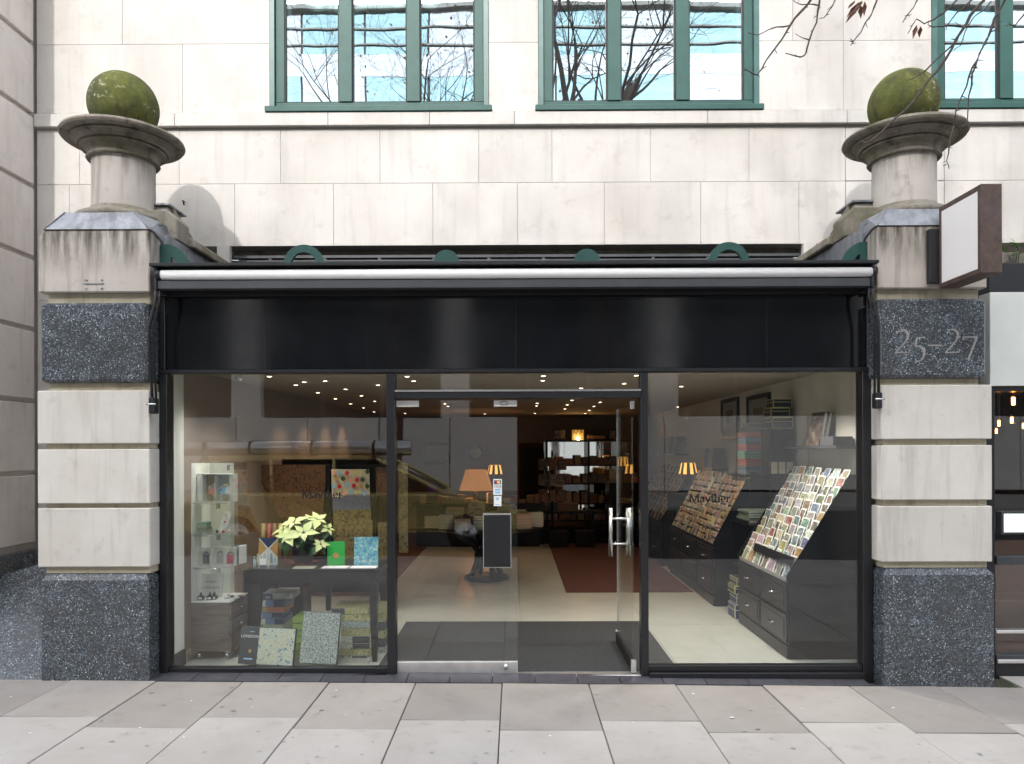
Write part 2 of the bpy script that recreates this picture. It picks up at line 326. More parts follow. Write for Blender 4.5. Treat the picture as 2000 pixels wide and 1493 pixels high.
# ------------------------------------------------------------------ mesh helpers
class MB:
    def __init__(s, off=(0, 0, 0)):
        s.v = []; s.f = []; s.m = []; s.sm = []; s.off = Vector(off)
    def add(s, vs, fs, mi=0, smooth=False):
        b = len(s.v); s.v += [Vector(p) - s.off for p in vs]
        for f in fs: s.f.append([b + i for i in f]); s.m.append(mi); s.sm.append(smooth)
        return s
    def box(s, x0, x1, y0, y1, z0, z1, mi=0):
        if x0 > x1: x0, x1 = x1, x0
        if y0 > y1: y0, y1 = y1, y0
        if z0 > z1: z0, z1 = z1, z0
        return s.add([(x0, y0, z0), (x1, y0, z0), (x1, y1, z0), (x0, y1, z0), (x0, y0, z1), (x1, y0, z1), (x1, y1, z1), (x0, y1, z1)],
              [(0, 3, 2, 1), (4, 5, 6, 7), (0, 1, 5, 4), (1, 2, 6, 5), (2, 3, 7, 6), (3, 0, 4, 7)], mi)
    def prism(s, pts, axis, a, b, mi=0):
        """pts: 2-D outline; axis x: pts=(y,z) extruded a..b in x; axis y: pts=(x,z); axis z: pts=(x,y)"""
        def P(p, t): return (t, p[0], p[1]) if axis == 'x' else (p[0], t, p[1]) if axis == 'y' else (p[0], p[1], t)
        n = len(pts); vs = [P(p, a) for p in pts] + [P(p, b) for p in pts]
        return s.add(vs, [list(range(n)), list(range(2 * n - 1, n - 1, -1))] + [(i, i + n, (i + 1) % n + n, (i + 1) % n) for i in range(n)], mi)
    def lathe(s, prof, c=(0, 0, 0), n=48, mi=0, smooth=True, crisp=0):
        if crisp:
            q = [prof[0]]
            for a, b in zip(prof, prof[1:]):
                L = math.hypot(b[0] - a[0], b[1] - a[1]); t = min(crisp / max(L, 1e-6), .4)
                q += [(a[0] + (b[0] - a[0]) * t, a[1] + (b[1] - a[1]) * t), (b[0] - (b[0] - a[0]) * t, b[1] - (b[1] - a[1]) * t), b]
            prof = q
        vs = []; fs = []; k = len(prof)
        for j in range(n):
            a = 2 * math.pi * j / n
            for r, z in prof: vs.append((c[0] + r * math.cos(a), c[1] + r * math.sin(a), c[2] + z))
        for j in range(n):
            for i in range(k - 1):
                a, b = j * k + i, ((j + 1) % n) * k + i; fs.append((a, b, b + 1, a + 1))
        s.add(vs, fs, mi, smooth)
        return s
    def tube(s, pts, rs, n=6, mi=0, smooth=True, cap=True):
        pts = [Vector(p) for p in pts]; rs = rs if isinstance(rs, (list, tuple)) else [rs] * len(pts)
        vs = []; fs = []; K = len(pts)
        for i, p in enumerate(pts):
            d = (pts[min(i + 1, K - 1)] - pts[max(i - 1, 0)]); d = d.normalized() if d.length > 1e-9 else Vector((0, 0, 1))
            a = d.cross(Vector((0, 0, 1)) if abs(d.z) < 0.9 else Vector((0, 1, 0))).normalized(); b = d.cross(a)
            for j in range(n):
                t = 2 * math.pi * j / n; vs.append(p + (a * math.cos(t) + b * math.sin(t)) * rs[i])
        for i in range(K - 1):
            for j in range(n): fs.append((i * n + j, i * n + (j + 1) % n, (i + 1) * n + (j + 1) % n, (i + 1) * n + j))
        if cap: fs += [tuple(range(n))[::-1], tuple((K - 1) * n + j for j in range(n))]
        return s.add(vs, fs, mi, smooth)
    def obox(s, o, ax, ay, az, mi=0):
        """box from corner o with edge vectors"""
        o, ax, ay, az = map(Vector, (o, ax, ay, az))
        vs = [o, o + ax, o + ax + ay, o + ay, o + az, o + ax + az, o + ax + ay + az, o + ay + az]
        return s.add(vs, [(0, 3, 2, 1), (4, 5, 6, 7), (0, 1, 5, 4), (1, 2, 6, 5), (2, 3, 7, 6), (3, 0, 4, 7)], mi)
    def mesh(s, name, mats, bevel=0.0, seg=1):
        me = bpy.data.meshes.new(name); me.from_pydata([tuple(v) for v in s.v], [], s.f)
        for m in (mats if isinstance(mats, (list, tuple)) else [mats]): me.materials.append(MATS[m])
        me.polygons.foreach_set('material_index', s.m); me.polygons.foreach_set('use_smooth', s.sm)
        bm = bmesh.new(); bm.from_mesh(me)
        bmesh.ops.recalc_face_normals(bm, faces=bm.faces)
        if bevel > 0:
            es = [e for e in bm.edges if len(e.link_faces) == 2 and e.calc_face_angle(0) > 0.5]
            bmesh.ops.bevel(bm, geom=es, offset=bevel, segments=seg, affect='EDGES', clamp_overlap=True)
        bm.to_mesh(me); bm.free(); me.update(); return me
def link(o): sc.collection.objects.link(o); return o
def tag(o, label=None, cat=None, group=None, kind=None):
    if label:
        o['label'] = label
        nw = len(label.split())
        if not 4 <= nw <= 16: print('LABEL LEN', nw, label)
    if cat: o['category'] = cat
    if group: o['group'] = group
    if kind: o['kind'] = kind
    return o
def thing(name, label, cat, loc=(0, 0, 0), rz=0, group=None, kind=None):
    o = link(bpy.data.objects.new(name, None)); o.location = loc; o.rotation_euler.z = rz; o.empty_display_size = 0.1
    return tag(o, label, cat, group, kind)
def obj(name, me, parent=None, loc=None, rot=None, color=None):
    o = link(bpy.data.objects.new(name, me))
    if parent: o.parent = parent
    if loc is not None: o.location = loc
    if rot is not None: o.rotation_euler = rot
    if color: o.color = c4(color)
    return o
def part(name, mb, mats, parent=None, bevel=0.0, seg=1, color=None): return obj(name, mb.mesh(name, mats, bevel, seg), parent, color=color)
def single(name, mb, mats, label, cat, loc=(0, 0, 0), rz=0, group=None, bevel=0.0, color=None):
    o = part(name, mb, mats, None, bevel, color=color); o.location = loc; o.rotation_euler.z = rz
    return tag(o, label, cat, group)
def copy_tree(o, parent=None):
    c = link(o.copy())
    if parent: c.parent = parent
    for ch in list(o.children): copy_tree(ch, c)
    return c
def textmesh(txt, size, mat, depth=0.0015, align='CENTER'):
    cu = bpy.data.curves.new('t', 'FONT'); cu.body = txt; cu.size = size; cu.extrude = depth; cu.align_x = align; cu.align_y = 'CENTER'; cu.resolution_u = 2
    o = bpy.data.objects.new('t', cu); me = bpy.data.meshes.new_from_object(o); bpy.data.objects.remove(o); me.materials.clear(); me.materials.append(MATS[mat]); return me
# pen-drawn serif lettering -------------------------------------------------
def arc(cx, cy, rx, ry, a0, a1, n=10):
    return [(cx + rx * math.cos(rad(a0 + (a1 - a0) * i / n)), cy + ry * math.sin(rad(a0 + (a1 - a0) * i / n))) for i in range(n + 1)]
def sf(x, y, w=0.16): return [(x - w / 2, y), (x + w / 2, y)]
GL = {
 'M': (0.92, [[(.12, 0), (.14, .68)], [(.14, .68), (.44, .04)], [(.44, .04), (.76, .68)], [(.77, .68), (.80, 0)], sf(.12, 0), sf(.80, 0, .2), sf(.12, .68, .14), sf(.80, .68, .12)]),
 'a': (0.46, [arc(.20, .34, .15, .12, 160, 0, 8) + [(.35, .08), (.40, .02), (.45, .04)], [(.35, .26)] + arc(.19, .12, .14, .12, 90, 300, 9) + [(.35, .1)]]),
 'y': (0.48, [[(.06, .45), (.25, .02)], [(.44, .45), (.25, .02), (.16, -.18), (.04, -.21)], sf(.07, .45, .15), sf(.42, .45, .13)]),
 't': (0.34, [[(.15, .60), (.15, .10), (.20, .02), (.32, .05)], [(.03, .44), (.31, .44)]]),
 'h': (0.54, [[(.12, .72), (.12, 0)], arc(.27, .27, .15, .17, 160, 0, 8) + [(.42, 0)], sf(.12, 0), sf(.42, 0), sf(.08, .71, .09)]),
 'e': (0.46, [[(.07, .25), (.40, .25)] + arc(.23, .24, .17, .21, 0, 320, 16)]),
 'r': (0.38, [[(.12, .45), (.12, 0)], arc(.27, .30, .15, .13, 170, 50, 6), sf(.12, 0, .18), sf(.08, .44, .09)]),
 'O': (0.76, [arc(.38, .34, .31, .35, 0, 360, 24)]),
 'o': (0.50, [arc(.25, .22, .19, .23, 0, 360, 18)]),
 'f': (0.32, [[(.13, 0), (.13, .58)] + arc(.23, .58, .10, .13, 180, 40, 6), [(.03, .44), (.27, .44)], sf(.13, 0)]),
 'p': (0.54, [[(.12, .45), (.12, -.22)], arc(.27, .22, .18, .23, 150, -150, 14), sf(.12, -.22), sf(.08, .44, .09)]),
 'T': (0.64, [[(.32, .68), (.32, 0)], [(.05, .66), (.05, .68), (.59, .68), (.59, .62)], sf(.32, 0, .2)]),
 'C': (0.68, [arc(.37, .34, .31, .35, 50, 315, 18)]),
 'l': (0.26, [[(.13, .72), (.13, 0)], sf(.13, 0), sf(.09, .71, .09)]),
 'u': (0.52, [[(.11, .45), (.11, .14), (.16, .03), (.25, .01), (.38, .1)], [(.39, .45), (.39, 0)], sf(.43, 0, .1)]),
 'v': (0.46, [[(.06, .45), (.23, .01)], [(.40, .45), (.23, .01)], sf(.06, .45, .14), sf(.40, .45, .12)]),
 's': (0.40, [arc(.21, .34, .12, .11, 40, 250, 8) + arc(.20, .12, .14, .12, 80, -140, 10)]),
 'P': (0.58, [[(.14, .68), (.14, 0)], [(.14, .68)] + arc(.32, .51, .18, .17, 80, -100, 10) + [(.14, .34)], sf(.14, 0, .2)]),
 '2': (0.50, [arc(.24, .50, .17, .18, 160, -20, 12) + [(.34, .32), (.07, .02)], [(.05, .01), (.46, .02), (.47, .10)]]),
 '5': (0.46, [[(.16, .44), (.13, .18)], [(.17, .44), (.40, .46)], [(.13, .18)] + arc(.20, -.02, .19, .22, 100, -110, 12)]),
 '7': (0.48, [[(.05, .40), (.06, .46), (.46, .46)], [(.45, .45), (.22, -.20)]]),
 '-': (0.46, [[(.03, .22), (.43, .22)]]), ' ': (0.26, []), ':': (.2, []),
 'm': (0.80, [[(.11, .45), (.11, 0)], arc(.25, .30, .14, .14, 160, 0, 6) + [(.39, 0)], arc(.53, .30, .14, .14, 160, 0, 6) + [(.67, 0)]]),
 'd': (0.52, [[(.40, .72), (.40, 0)], arc(.24, .22, .17, .22, 40, 330, 12)]),
 'n': (0.52, [[(.12, .45), (.12, 0)], arc(.27, .29, .15, .15, 160, 0, 8) + [(.42, 0)]]),
 'g': (0.48, [arc(.22, .24, .16, .2, 0, 360, 12), [(.39, .42), (.38, -.12), (.2, -.22), (.06, -.12)]]),
 'i': (0.22, [[(.11, .45), (.11, 0)]]),
}
def pen_text(mb, txt, o, size, right=(1, 0, 0), up=(0, 0, 1), nrm=(0, -1, 0), nib=0.085, thin=0.022, ang=25, space=0.0, mi=0, slant=0.0, center=True, thick=0.0006):
    right, up, nrm, o = Vector(right), Vector(up), Vector(nrm), Vector(o)
    adv = [GL[c][0] + space for c in txt]; x = -sum(adv) / 2 if center else 0; k = 0
    for ch, a in zip(txt, adv):
        for st in GL[ch][1]:
            L, Rr = [], []
            for i, p in enumerate(st):
                q0, q1 = st[max(i - 1, 0)], st[min(i + 1, len(st) - 1)]
                dx, dy = q1[0] - q0[0], q1[1] - q0[1]; dl = math.hypot(dx, dy) or 1; dx /= dl; dy /= dl
                w = (abs(dx * math.sin(rad(ang)) - dy * math.cos(rad(ang))) * nib + thin) / 2
                L.append((p[0] - dy * w, p[1] + dx * w)); Rr.append((p[0] + dy * w, p[1] - dx * w))
            k += 1
            def W(p): return o + right * ((x + p[0] + p[1] * slant) * size) + up * (p[1] * size) + nrm * (thick + 0.00004 * (k % 9))
            n = len(st); vs = [W(p) for p in L] + [W(p) for p in Rr]
            mb.add(vs, [(i, i + 1, n + i + 1, n + i) for i in range(n - 1)], mi)
        x += a
    return mb
ORD = ['first', 'second', 'third', 'fourth', 'fifth', 'sixth', 'seventh', 'eighth', 'ninth', 'tenth', 'eleventh', 'twelfth', 'thirteenth', 'fourteenth', 'fifteenth', 'sixteenth']
# ================================================================== GROUND
G = MB(); G.box(-60, 60, -90, 60, -0.9, -0.45); o = part('ground', G, 'asphalt_road'); o['kind'] = 'structure'
G = MB(); G.box(-40, 40, -18.0, -6.35, -0.40, -0.13); o = part('road', G, 'asphalt_road'); o['kind'] = 'structure'; o.rotation_euler.y = 0.0095
G = MB(); G.box(-40, 40, -26.2, -18.0, -0.40, 0.0); o = part('far_pavement', G, 'slab_pale'); o['kind'] = 'structure'; o.rotation_euler.y = 0.0095
G = MB(); G.box(-30, 30, -6.35, -6.2, -0.40, 0.0); o = part('kerb', G, 'slab_pale', bevel=0.015); o['kind'] = 'structure'; o.rotation_euler.y = 0.0095
# pavement: a bed with every paving slab laid on it
G = MB(); G.box(-30, 30, -6.2, 1.2, -0.40, -0.022); pav = part('pavement', G, 'mortar'); pav['kind'] = 'structure'; pav.rotation_euler.y = 0.0095
xs = [-2.73 + 0.657 * i for i in range(-9, 21)]
for i in range(len(xs) - 1):
    x0, x1 = xs[i], xs[i + 1]
    y = -0.19 if -3.9 < x0 < 3.3 else 0.3; first = True
    k = (i - 9) % 2
    ys = [y, -0.95 - 0.165 * (k ^ 1) + RND.uniform(-.012, .012)]
    while ys[-1] > -6.1: ys.append(max(ys[-1] - 0.93 - RND.uniform(-.03, .03), -6.195))
    for j in range(len(ys) - 1):
        if x1 < -9 or x0 > 9: continue
        g = 0.0035; h = .0065; s = MB(); dz = RND.uniform(-0.003, 0.003); t = RND.uniform(-0.0025, 0.0025)
        s.add([(x0 + g, ys[j + 1] + h, dz - .05), (x1 - g, ys[j + 1] + h, dz - .05), (x1 - g, ys[j] - h, dz - .05), (x0 + g, ys[j] - h, dz - .05),
               (x0 + g, ys[j + 1] + h, dz - t), (x1 - g, ys[j + 1] + h, dz + t), (x1 - g, ys[j] - h, dz + t), (x0 + g, ys[j] - h, dz - t)],
              [(0, 3, 2, 1), (4, 5, 6, 7), (0, 1, 5, 4), (1, 2, 6, 5), (2, 3, 7, 6), (3, 0, 4, 7)])
        part('paving_slab', s, 'slab_pink' if j == 0 and i not in (19, 20) else 'slab_pale', pav, bevel=0.004)
# litter specks: chewing-gum spots and chips trodden on the slabs
gum = MB()
for i in range(130):
    x, y, r = RND.uniform(-4.2, 4.2), RND.uniform(-1.9, -0.3), RND.uniform(0.006, 0.017)
    gum.add([(x + r * math.cos(a) * RND.uniform(.7, 1.2), y + r * math.sin(a), gz(x) + 0.0045) for a in [k * 1.047 for k in range(6)]], [tuple(range(6))])
o = part('gum_spots', gum, 'paper_grey'); o['kind'] = 'stuff'; 
gum = MB()
for i in range(26):
    x, y, r = RND.uniform(-4.2, 4.2), RND.uniform(-1.9, -0.22), RND.uniform(0.004, 0.011)
    gum.add([(x + r * math.cos(a) * RND.uniform(.5, 1.6), y + r * math.sin(a), gz(x) + 0.006) for a in [k * 1.047 for k in range(6)]], [tuple(range(6))])
o = part('litter_chips', gum, 'paper_white'); o['kind'] = 'stuff'
# dark threshold tiles
base = MB(); base.box(-2.80, 2.70, -0.2, 0.02, -0.3, -0.03); th = part('threshold', base, 'grout'); th['kind'] = 'structure'
x = -2.795
while x < 2.69:
    x1 = min(x + 0.327, 2.695); s = MB(); z0, z1 = gz(x) + .007, gz(x1) + .007
    s.add([(x + .003, -.197, -.05), (x1 - .003, -.197, -.05), (x1 - .003, .0, -.05), (x + .003, .0, -.05), (x + .003, -.197, z0), (x1 - .003, -.197, z1), (x1 - .003, .0, z1 + .012), (x + .003, .0, z0 + .012)],
          [(0, 3, 2, 1), (4, 5, 6, 7), (0, 1, 5, 4), (1, 2, 6, 5), (2, 3, 7, 6), (3, 0, 4, 7)])
    part('floor_tile', s, 'tile_dark', th); x = x1
# ================================================================== UPPER STONE BUILDING
YU = 1.15
bld = thing('stone_building', 'pale limestone office wall rising behind the shop with green windows', 'building', (0, YU, 0))
OFF = (0, YU, 0)
def ux(p): return atY(p, 300, YU).x
def uz(p, x=1000): return atY(x, p, YU).z
back = MB(OFF)
zW0, zW1, zTop = uz(214), 6.95, 9.6
wins = [(ux(527), ux(955)), (ux(1052), ux(1483)), (ux(1820), ux(1820) + (ux(955) - ux(527)))]
zl = uz(479)
# mortar backing with openings
xa, xb = ux(72), 9.0
back.box(xa, xb, YU + .014, YU + .5, zl + .012, zW0); back.box(xa, xb, YU + .014, YU + .5, zW1, zTop)
e = [xa] + [v for w in wins for v in w] + [xb]
for i in range(0, len(e), 2): back.box(e[i], e[i + 1], YU + .014, YU + .5, zW0, zW1)
back.box(xa, ux(180), YU + .014, YU + .5, 0, zl + .012)
part('wall', back, 'pointing', bld)
def block(x0, x1, z0, z1, y=YU, mat='limestone', g=0.0015, d=0.03, par=bld, off=OFF):
    s = MB(off); s.box(x0 + g, x1 - g, y, y + d, z0 + g, z1 - g); return part('stone_block', s, mat, par, bevel=0.001)
cw = 0.93
rows = [(uz(479), uz(357), [72, 135, 250, 458, 651, 845, 1010, 1180, 1368, 1560, 1651]),
        (uz(357), uz(250), [72, 155, 350, 548, 742, 935, 1078, 1270, 1463, 1651])]
for z0, z1, js in rows:
    xsj = [ux(p) for p in js]; x = xsj[-1]
    while x < 8.9: x = min(x + cw, 9.0); xsj.append(x)
    for a, b in zip(xsj, xsj[1:]): block(a, b, z0, z1, g=0.004 if abs(a - ux(1651)) < .01 else 0.0015)
# string course, slightly proud, over a shadow gap
xsj = [ux(p) for p in (72, 345, 643, 840, 1005, 1380, 1651, 1790)] + [6.0, 7.5, 9.0]
for a, b in zip(xsj, xsj[1:]):
    s = MB(OFF); s.box(a + .002, b - .002, YU - .045, YU + .03, uz(247), uz(222)); part('string_course', s, 'limestone', bld, bevel=0.003)
    s = MB(OFF); s.prism([(YU - .035, uz(222) + .001), (YU, uz(222) + .02), (YU + .03, uz(222) + .02), (YU + .03, uz(222) + .001)], 'x', a + .002, b - .002); part('weathering', s, 'limestone', bld)
def courses(x0, x1, joints):
    zs = [uz(222) + .02, uz(83), uz(83) + 0.62, uz(83) + 1.24, zW1]
    for r in range(4):
        js = [x0] + [j for j in joints[r % len(joints)] if x0 < j < x1] + [x1]
        for a, b in zip(js, js[1:]): block(a, b, zs[r], zs[r + 1])
courses(xa, wins[0][0], [[ux(357)], [ux(240)], [ux(357)], [ux(150), ux(340)]])
courses(wins[0][1], wins[1][0], [[], []])
courses(wins[1][1], ux(1648), [[], [ux(1549)]]); courses(ux(1648), wins[2][0], [[], []]); courses(wins[2][1], 9.0, [[6.6, 7.6], [7.1, 8.2]])
z = zW1; r = 0
while z < zTop - .05:
    z1 = min(z + .66, zTop); x = xa - .4 * (r % 2)
    while x < 9.0: block(max(x, xa), min(x + cw, 9.0), z, z1); x += cw
    z = z1; r += 1
# stone running down behind the left pillar
zz = [0, .66, 1.3, 1.95, 2.6, 3.2, zl]
for a, b in zip(zz, zz[1:]): block(xa, ux(180), a, b)
block(ux(450) - .12, ux(450), 3.2, zl + .001, y=YU - .03, d=.06); block(ux(1566), ux(1566) + .12, 3.2, zl + .001, y=YU - .03, d=.06)
# windows: frame, mullions, sill, panes, weep slots
def upper_window(x0, x1):
    fz0, fz1 = zW0 + .0, zW1
    f = MB(OFF); t = .125; W = x1 - x0; yf0, yf1 = YU + .02, YU + .10
    pw = (W - .055 * 2 - .085 * 2 - .125 * 2) / 3
    f.box(x0 - .03, x1 + .03, YU - .06, YU + .05, fz0 - .035, fz0 + .0195)
    win = part('window', f, 'green_frame', bld, bevel=.005)
    for q in (x0, x1 - .05): s = MB(OFF); s.box(q, q + .05, YU - .012, YU + .12, fz0 + .02, fz1); part('jamb', s, 'green_dark', win, bevel=.003)
    ix0, ix1 = x0 + .05, x1 - .05
    s = MB(OFF); s.box(ix0, ix1, yf0, yf1, fz0 + .02, fz0 + .085); s.box(ix0, ix1, yf0, yf1, fz1 - .09, fz1 - .001)
    s.box(ix0, ix0 + .085, yf0 + .001, yf1, fz0 + .085, fz1 - .09); s.box(ix1 - .085, ix1, yf0 + .001, yf1, fz0 + .085, fz1 - .09)
    pw = (ix1 - ix0 - .17 - .25) / 3
    part('frame', s, 'green_frame', win, bevel=.004)
    for k in range(3):
        a = ix0 + .085 + k * (pw + .125)
        g = MB(OFF); g.box(a + .012, a + pw - .012, yf0 + .03, yf0 + .045, fz0 + .097, fz1 - .102); part('pane', g, 'coated_glass', win)
        b = MB(OFF)
        for (p, q, r_, t_) in ((a, a + .012, fz0 + .085, fz1 - .09), (a + pw - .012, a + pw, fz0 + .085, fz1 - .09), (a + .012, a + pw - .012, fz0 + .085, fz0 + .097), (a + .012, a + pw - .012, fz1 - .102, fz1 - .09)):
            b.box(p, q, yf0 + .012, yf1 - .01, r_, t_)
        part('gasket', b, 'rubber', win)
        if k < 2:
            s = MB(OFF); s.box(a + pw, a + pw + .125, yf0 - .012, yf1, fz0 + .085, fz1 - .09); part('mullion', s, 'green_frame', win, bevel=.004)
        for q in (a + .04, a + pw - .05):
            s = MB(OFF); s.box(q - .012, q + .02, yf0 - .004, yf0 + .01, fz0 + .032, fz0 + .042); part('weep_slot', s, 'rubber', win)
        bl = MB(OFF); bl.box(a - .02, a + pw + .02, YU + .30, YU + .31, fz0, fz1); part('blind', bl, 'wall_white', win)
for w in wins: upper_window(*w)
# dark recess above the shop roof with dark-coloured ledges and back wall
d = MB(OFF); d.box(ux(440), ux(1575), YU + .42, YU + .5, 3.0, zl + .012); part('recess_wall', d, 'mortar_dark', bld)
d = MB(OFF); d.box(ux(440), ux(1575), YU + .20, YU + .42, zl - .045, zl + .008); part('recess_ledge', d, 'coping_stone', bld)
d = MB(OFF); d.box(ux(440), ux(1575), YU + .05, YU + .12, zl - .10, zl - .075); d.box(ux(440), ux(1575), YU + .05, YU + .12, zl - .135, zl - .12); part('clerestory_rail', d, 'awning_grey', bld)
for i in range(9):
    d = MB(OFF); x = ux(520) + i * .52; d.box(x, x + .03, YU + .055, YU + .13, 3.0, zl - .10); part('clerestory_bar', d, 'awning_grey', bld)
# small iron hook in the wall
h = MB(OFF); hx, hz = ux(360), uz(392); h.tube([(hx, YU, hz), (hx, YU - .04, hz), (hx + .01, YU - .05, hz - .02), (hx + .01, YU - .03, hz - .04)], .006); part('wall_hook', h, 'rubber', bld)
# ================================================================== LEFT RETURN WALL
lw = thing('side_building', 'rusticated stone side wall with deep grooves at the left edge', 'building', (xa, .3, 0))
LO = (xa, .3, 0)
s = MB(LO); s.box(xa - 2.6, xa - .045, .34, YU + .2, -.4, 9.6); part('wall', s, 'side_stone', lw)
zs = [.88 + .6715 * i for i in range(14)]
for i, z in enumerate(zs[:-1]):
    s = MB(LO); s.box(xa - .6, xa - .004, .30, YU - .035, z + .045, z + .6715 - .0); part('stone_block', s, 'side_stone', lw, bevel=.006)
    for k in range(3):
        s = MB(LO); s.box(xa - .60 - .7 * (k + 1) + .003, xa - .6 - .7 * k - .003, .30, .36, z + .045, z + .6715); part('stone_block', s, 'side_stone', lw, bevel=.006)
s = MB(LO); s.box(xa - 2.6, xa + .02, .26, YU - .02, -.4, .86); part('plinth', s, 'granite', lw, bevel=.004)
# sloping granite deflector filling the corner beside the pillar
wx1 = atY(78, 1085, .62); wx0 = atY(-40, 1200, .3)
w = thing('granite_deflector', 'sloping speckled granite corner block left of the left pillar', 'granite block', (-4.2, -.2, 0))
s = MB((-4.2, -.2, 0))
xr = -3.60
s.add([(-5.4, -.19, -.2), (xr, -.19, -.2), (xr, .9, .88), (xr - .28, .9, .88), (-5.4, .25, .42), (xr, .9, -.2), (-5.4, .25, -.2), (xr, -.19, .02), (-5.4, -.19, .02)],
      [(0, 1, 7, 8), (7, 2, 3), (7, 3, 4, 8), (1, 5, 2, 7), (0, 8, 4, 6), (4, 3, 5, 6), (3, 2, 5), (0, 6, 5, 1)])
part('slab', s, 'granite', w)
# ================================================================== PILLARS
def pillar(side, P, label):
    YF = -.2
    def X(p): return atY(p, 900, YF).x
    def Z(p): return atY(P['cx'], p, YF).z
    x0b, x1b = X(P['blk'][0]), X(P['blk'][1])
    cxw = (x0b + x1b) / 2
    root = thing('stone_pillar', label, 'pillar', (cxw, YF, gz(cxw)), group='pillars flanking the shopfront')
    O = (cxw, YF, gz(cxw)); YB = .92
    def blk(name, xa_, xb_, za, zb, y0, mat, bev=.004, y1=YB):
        s = MB(O)
        if za < 2.9:      # the shop room starts behind the front leaf of the pillar
            w2 = .24; pts = [(xa_, y0), (xb_, y0), (xb_, .04), (xb_ - w2, .04), (xb_ - w2, y1), (xa_, y1)] if side < 0 else [(xa_, y0), (xb_, y0), (xb_, y1), (xa_ + w2, y1), (xa_ + w2, .04), (xa_, .04)]
            s.prism(pts, 'z', za, zb)
        else: s.box(xa_, xb_, y0, y1, za, zb)
        return part(name, s, mat, root, bevel=bev)
    core = .035
    blk('core', x0b + .09, x1b - .09, 0, Z(P['lead'][1]) - .02, YF + .09, 'limestone_neck', 0, YB - .03)
    # granite base with a bevelled top
    gb0, gb1 = X(P['base'][0]), X(P['base'][1]); zb = Z(P['base_y'])
    s = MB(O); b = .035
    base = blk('granite_base', gb0, gb1, -.25, zb, YF, 'granite', 0)
    s = MB(O); s.add([(gb0, YF, zb), (gb1, YF, zb), (gb1, .038, zb), (gb0, .038, zb), (gb0 + b, YF + b, zb + .045), (gb1 - b, YF + b, zb + .045), (gb1 - b, .038, zb + .045), (gb0 + b, .038, zb + .045)],
              [(0, 1, 5, 4), (1, 2, 6, 5), (3, 0, 4, 7), (2, 3, 7, 6), (4, 5, 6, 7)]); part('base_chamfer', s, 'granite', root)
    n = .04
    blk('neck', x0b + n, x1b - n * .4, zb + .045, Z(P['b3'][1]) , YF + n, 'limestone_neck')
    for k, key in enumerate(('b3', 'b2', 'b1')):
        blk('stone_block', x0b, x1b, Z(P[key][1]), Z(P[key][0]), YF, 'limestone_pillar', .006)
    blk('groove', x0b + n, x1b - n * .4, Z(P['b3'][0]), Z(P['b2'][1]), YF + n, 'limestone_neck'); blk('groove', x0b + n, x1b - n * .4, Z(P['b2'][0]), Z(P['b1'][1]), YF + n, 'limestone_neck')
    blk('neck', X(P['nk'][0]), X(P['nk'][1]), Z(P['b1'][0]), Z(P['gr'][1]) + .0, YF + .05, 'limestone_neck')
    g = blk('granite_band', X(P['grx'][0]), X(P['grx'][1]), Z(P['gr'][1]), Z(P['gr'][0]), YF - .012, 'granite', .02)
    blk('neck', X(P['nk'][0]), X(P['nk'][1]), Z(P['gr'][0]), Z(P['top'][1]), YF + .05, 'limestone_neck')
    # top block: outer corner cut away under the cap
    tx0, tx1 = X(P['topx'][0]), X(P['topx'][1]); zt0, zt1 = Z(P['top'][1]), Z(P['lead'][1]) + .0
    s = MB(O); c = .05
    if side < 0: pts = [(tx0, zt0), (tx1, zt0), (tx1, zt1), (tx0 + c, zt1), (tx0, zt1 - .06)]
    else: pts = [(tx0, zt0), (tx1, zt0), (tx1, zt1 - .06), (tx1 - c, zt1), (tx0, zt1)]
    s.prism(pts, 'y', YF, YB); part('top_block', s, 'limestone_top', root, bevel=.008)
    # lead cap, hipped on the outer side, dressed down on the inner side
    zc = Z(P['lead'][0]); e = .012
    zc1 = zc
    s = MB(O)
    if side < 0:
        A = [(tx0 + c - e, YF - e, zt1), (tx1 + e, YF - e, zt1), (tx1 + e, YB, zt1), (tx0 + c - e, YB, zt1)]
        B = [(tx0 + .17, YF + .06, zc1), (tx1 - .14, YF + .06, zc1), (tx1 - .02, YF + .2, zc1 - .03), (tx1 - .02, YB, zc1), (tx0 + .17, YB, zc1)]
        s.add(A + B, [(0, 1, 5, 4), (1, 6, 5), (1, 2, 7, 6), (3, 0, 4, 8), (2, 3, 8, 7), (4, 5, 6, 7, 8), (0, 3, 2, 1)])
        s.prism([(YF - e, zt1), (YF + .05, zt1 - .005), (YF + .16, zt1 - .035), (YF + .26, zt1 - .10), (YF + .30, zt1 - .16), (YB, zt1 - .2), (YB, zt1)], 'x', tx1 - .01, tx1 + e + .003)
    else:
        A = [(tx0 - e, YF - e, zt1), (tx1 - c + e, YF - e, zt1), (tx1 - c + e, YB, zt1), (tx0 - e, YB, zt1)]
        B = [(tx0 + .10, YF + .06, zc1), (tx1 - .17, YF + .06, zc1), (tx1 - .17, YB, zc1), (tx0 + .02, YB, zc1), (tx0 + .02, YF + .2, zc1 - .03)]
        s.add(A + B, [(0, 1, 5, 4), (1, 2, 6, 5), (2, 3, 7, 6), (3, 0, 8, 7), (0, 4, 8), (4, 5, 6, 7, 8), (0, 3, 2, 1)])
        s.prism([(YF - e, zt1), (YF + .05, zt1 - .005), (YF + .16, zt1 - .035), (YF + .26, zt1 - .10), (YF + .30, zt1 - .16), (YB, zt1 - .2), (YB, zt1)], 'x', tx0 - e - .003, tx0 + .01)
    part('lead_cap', s, 'lead_sheet', root, bevel=.006)
    # seam rolls on the lead
    s = MB(O)
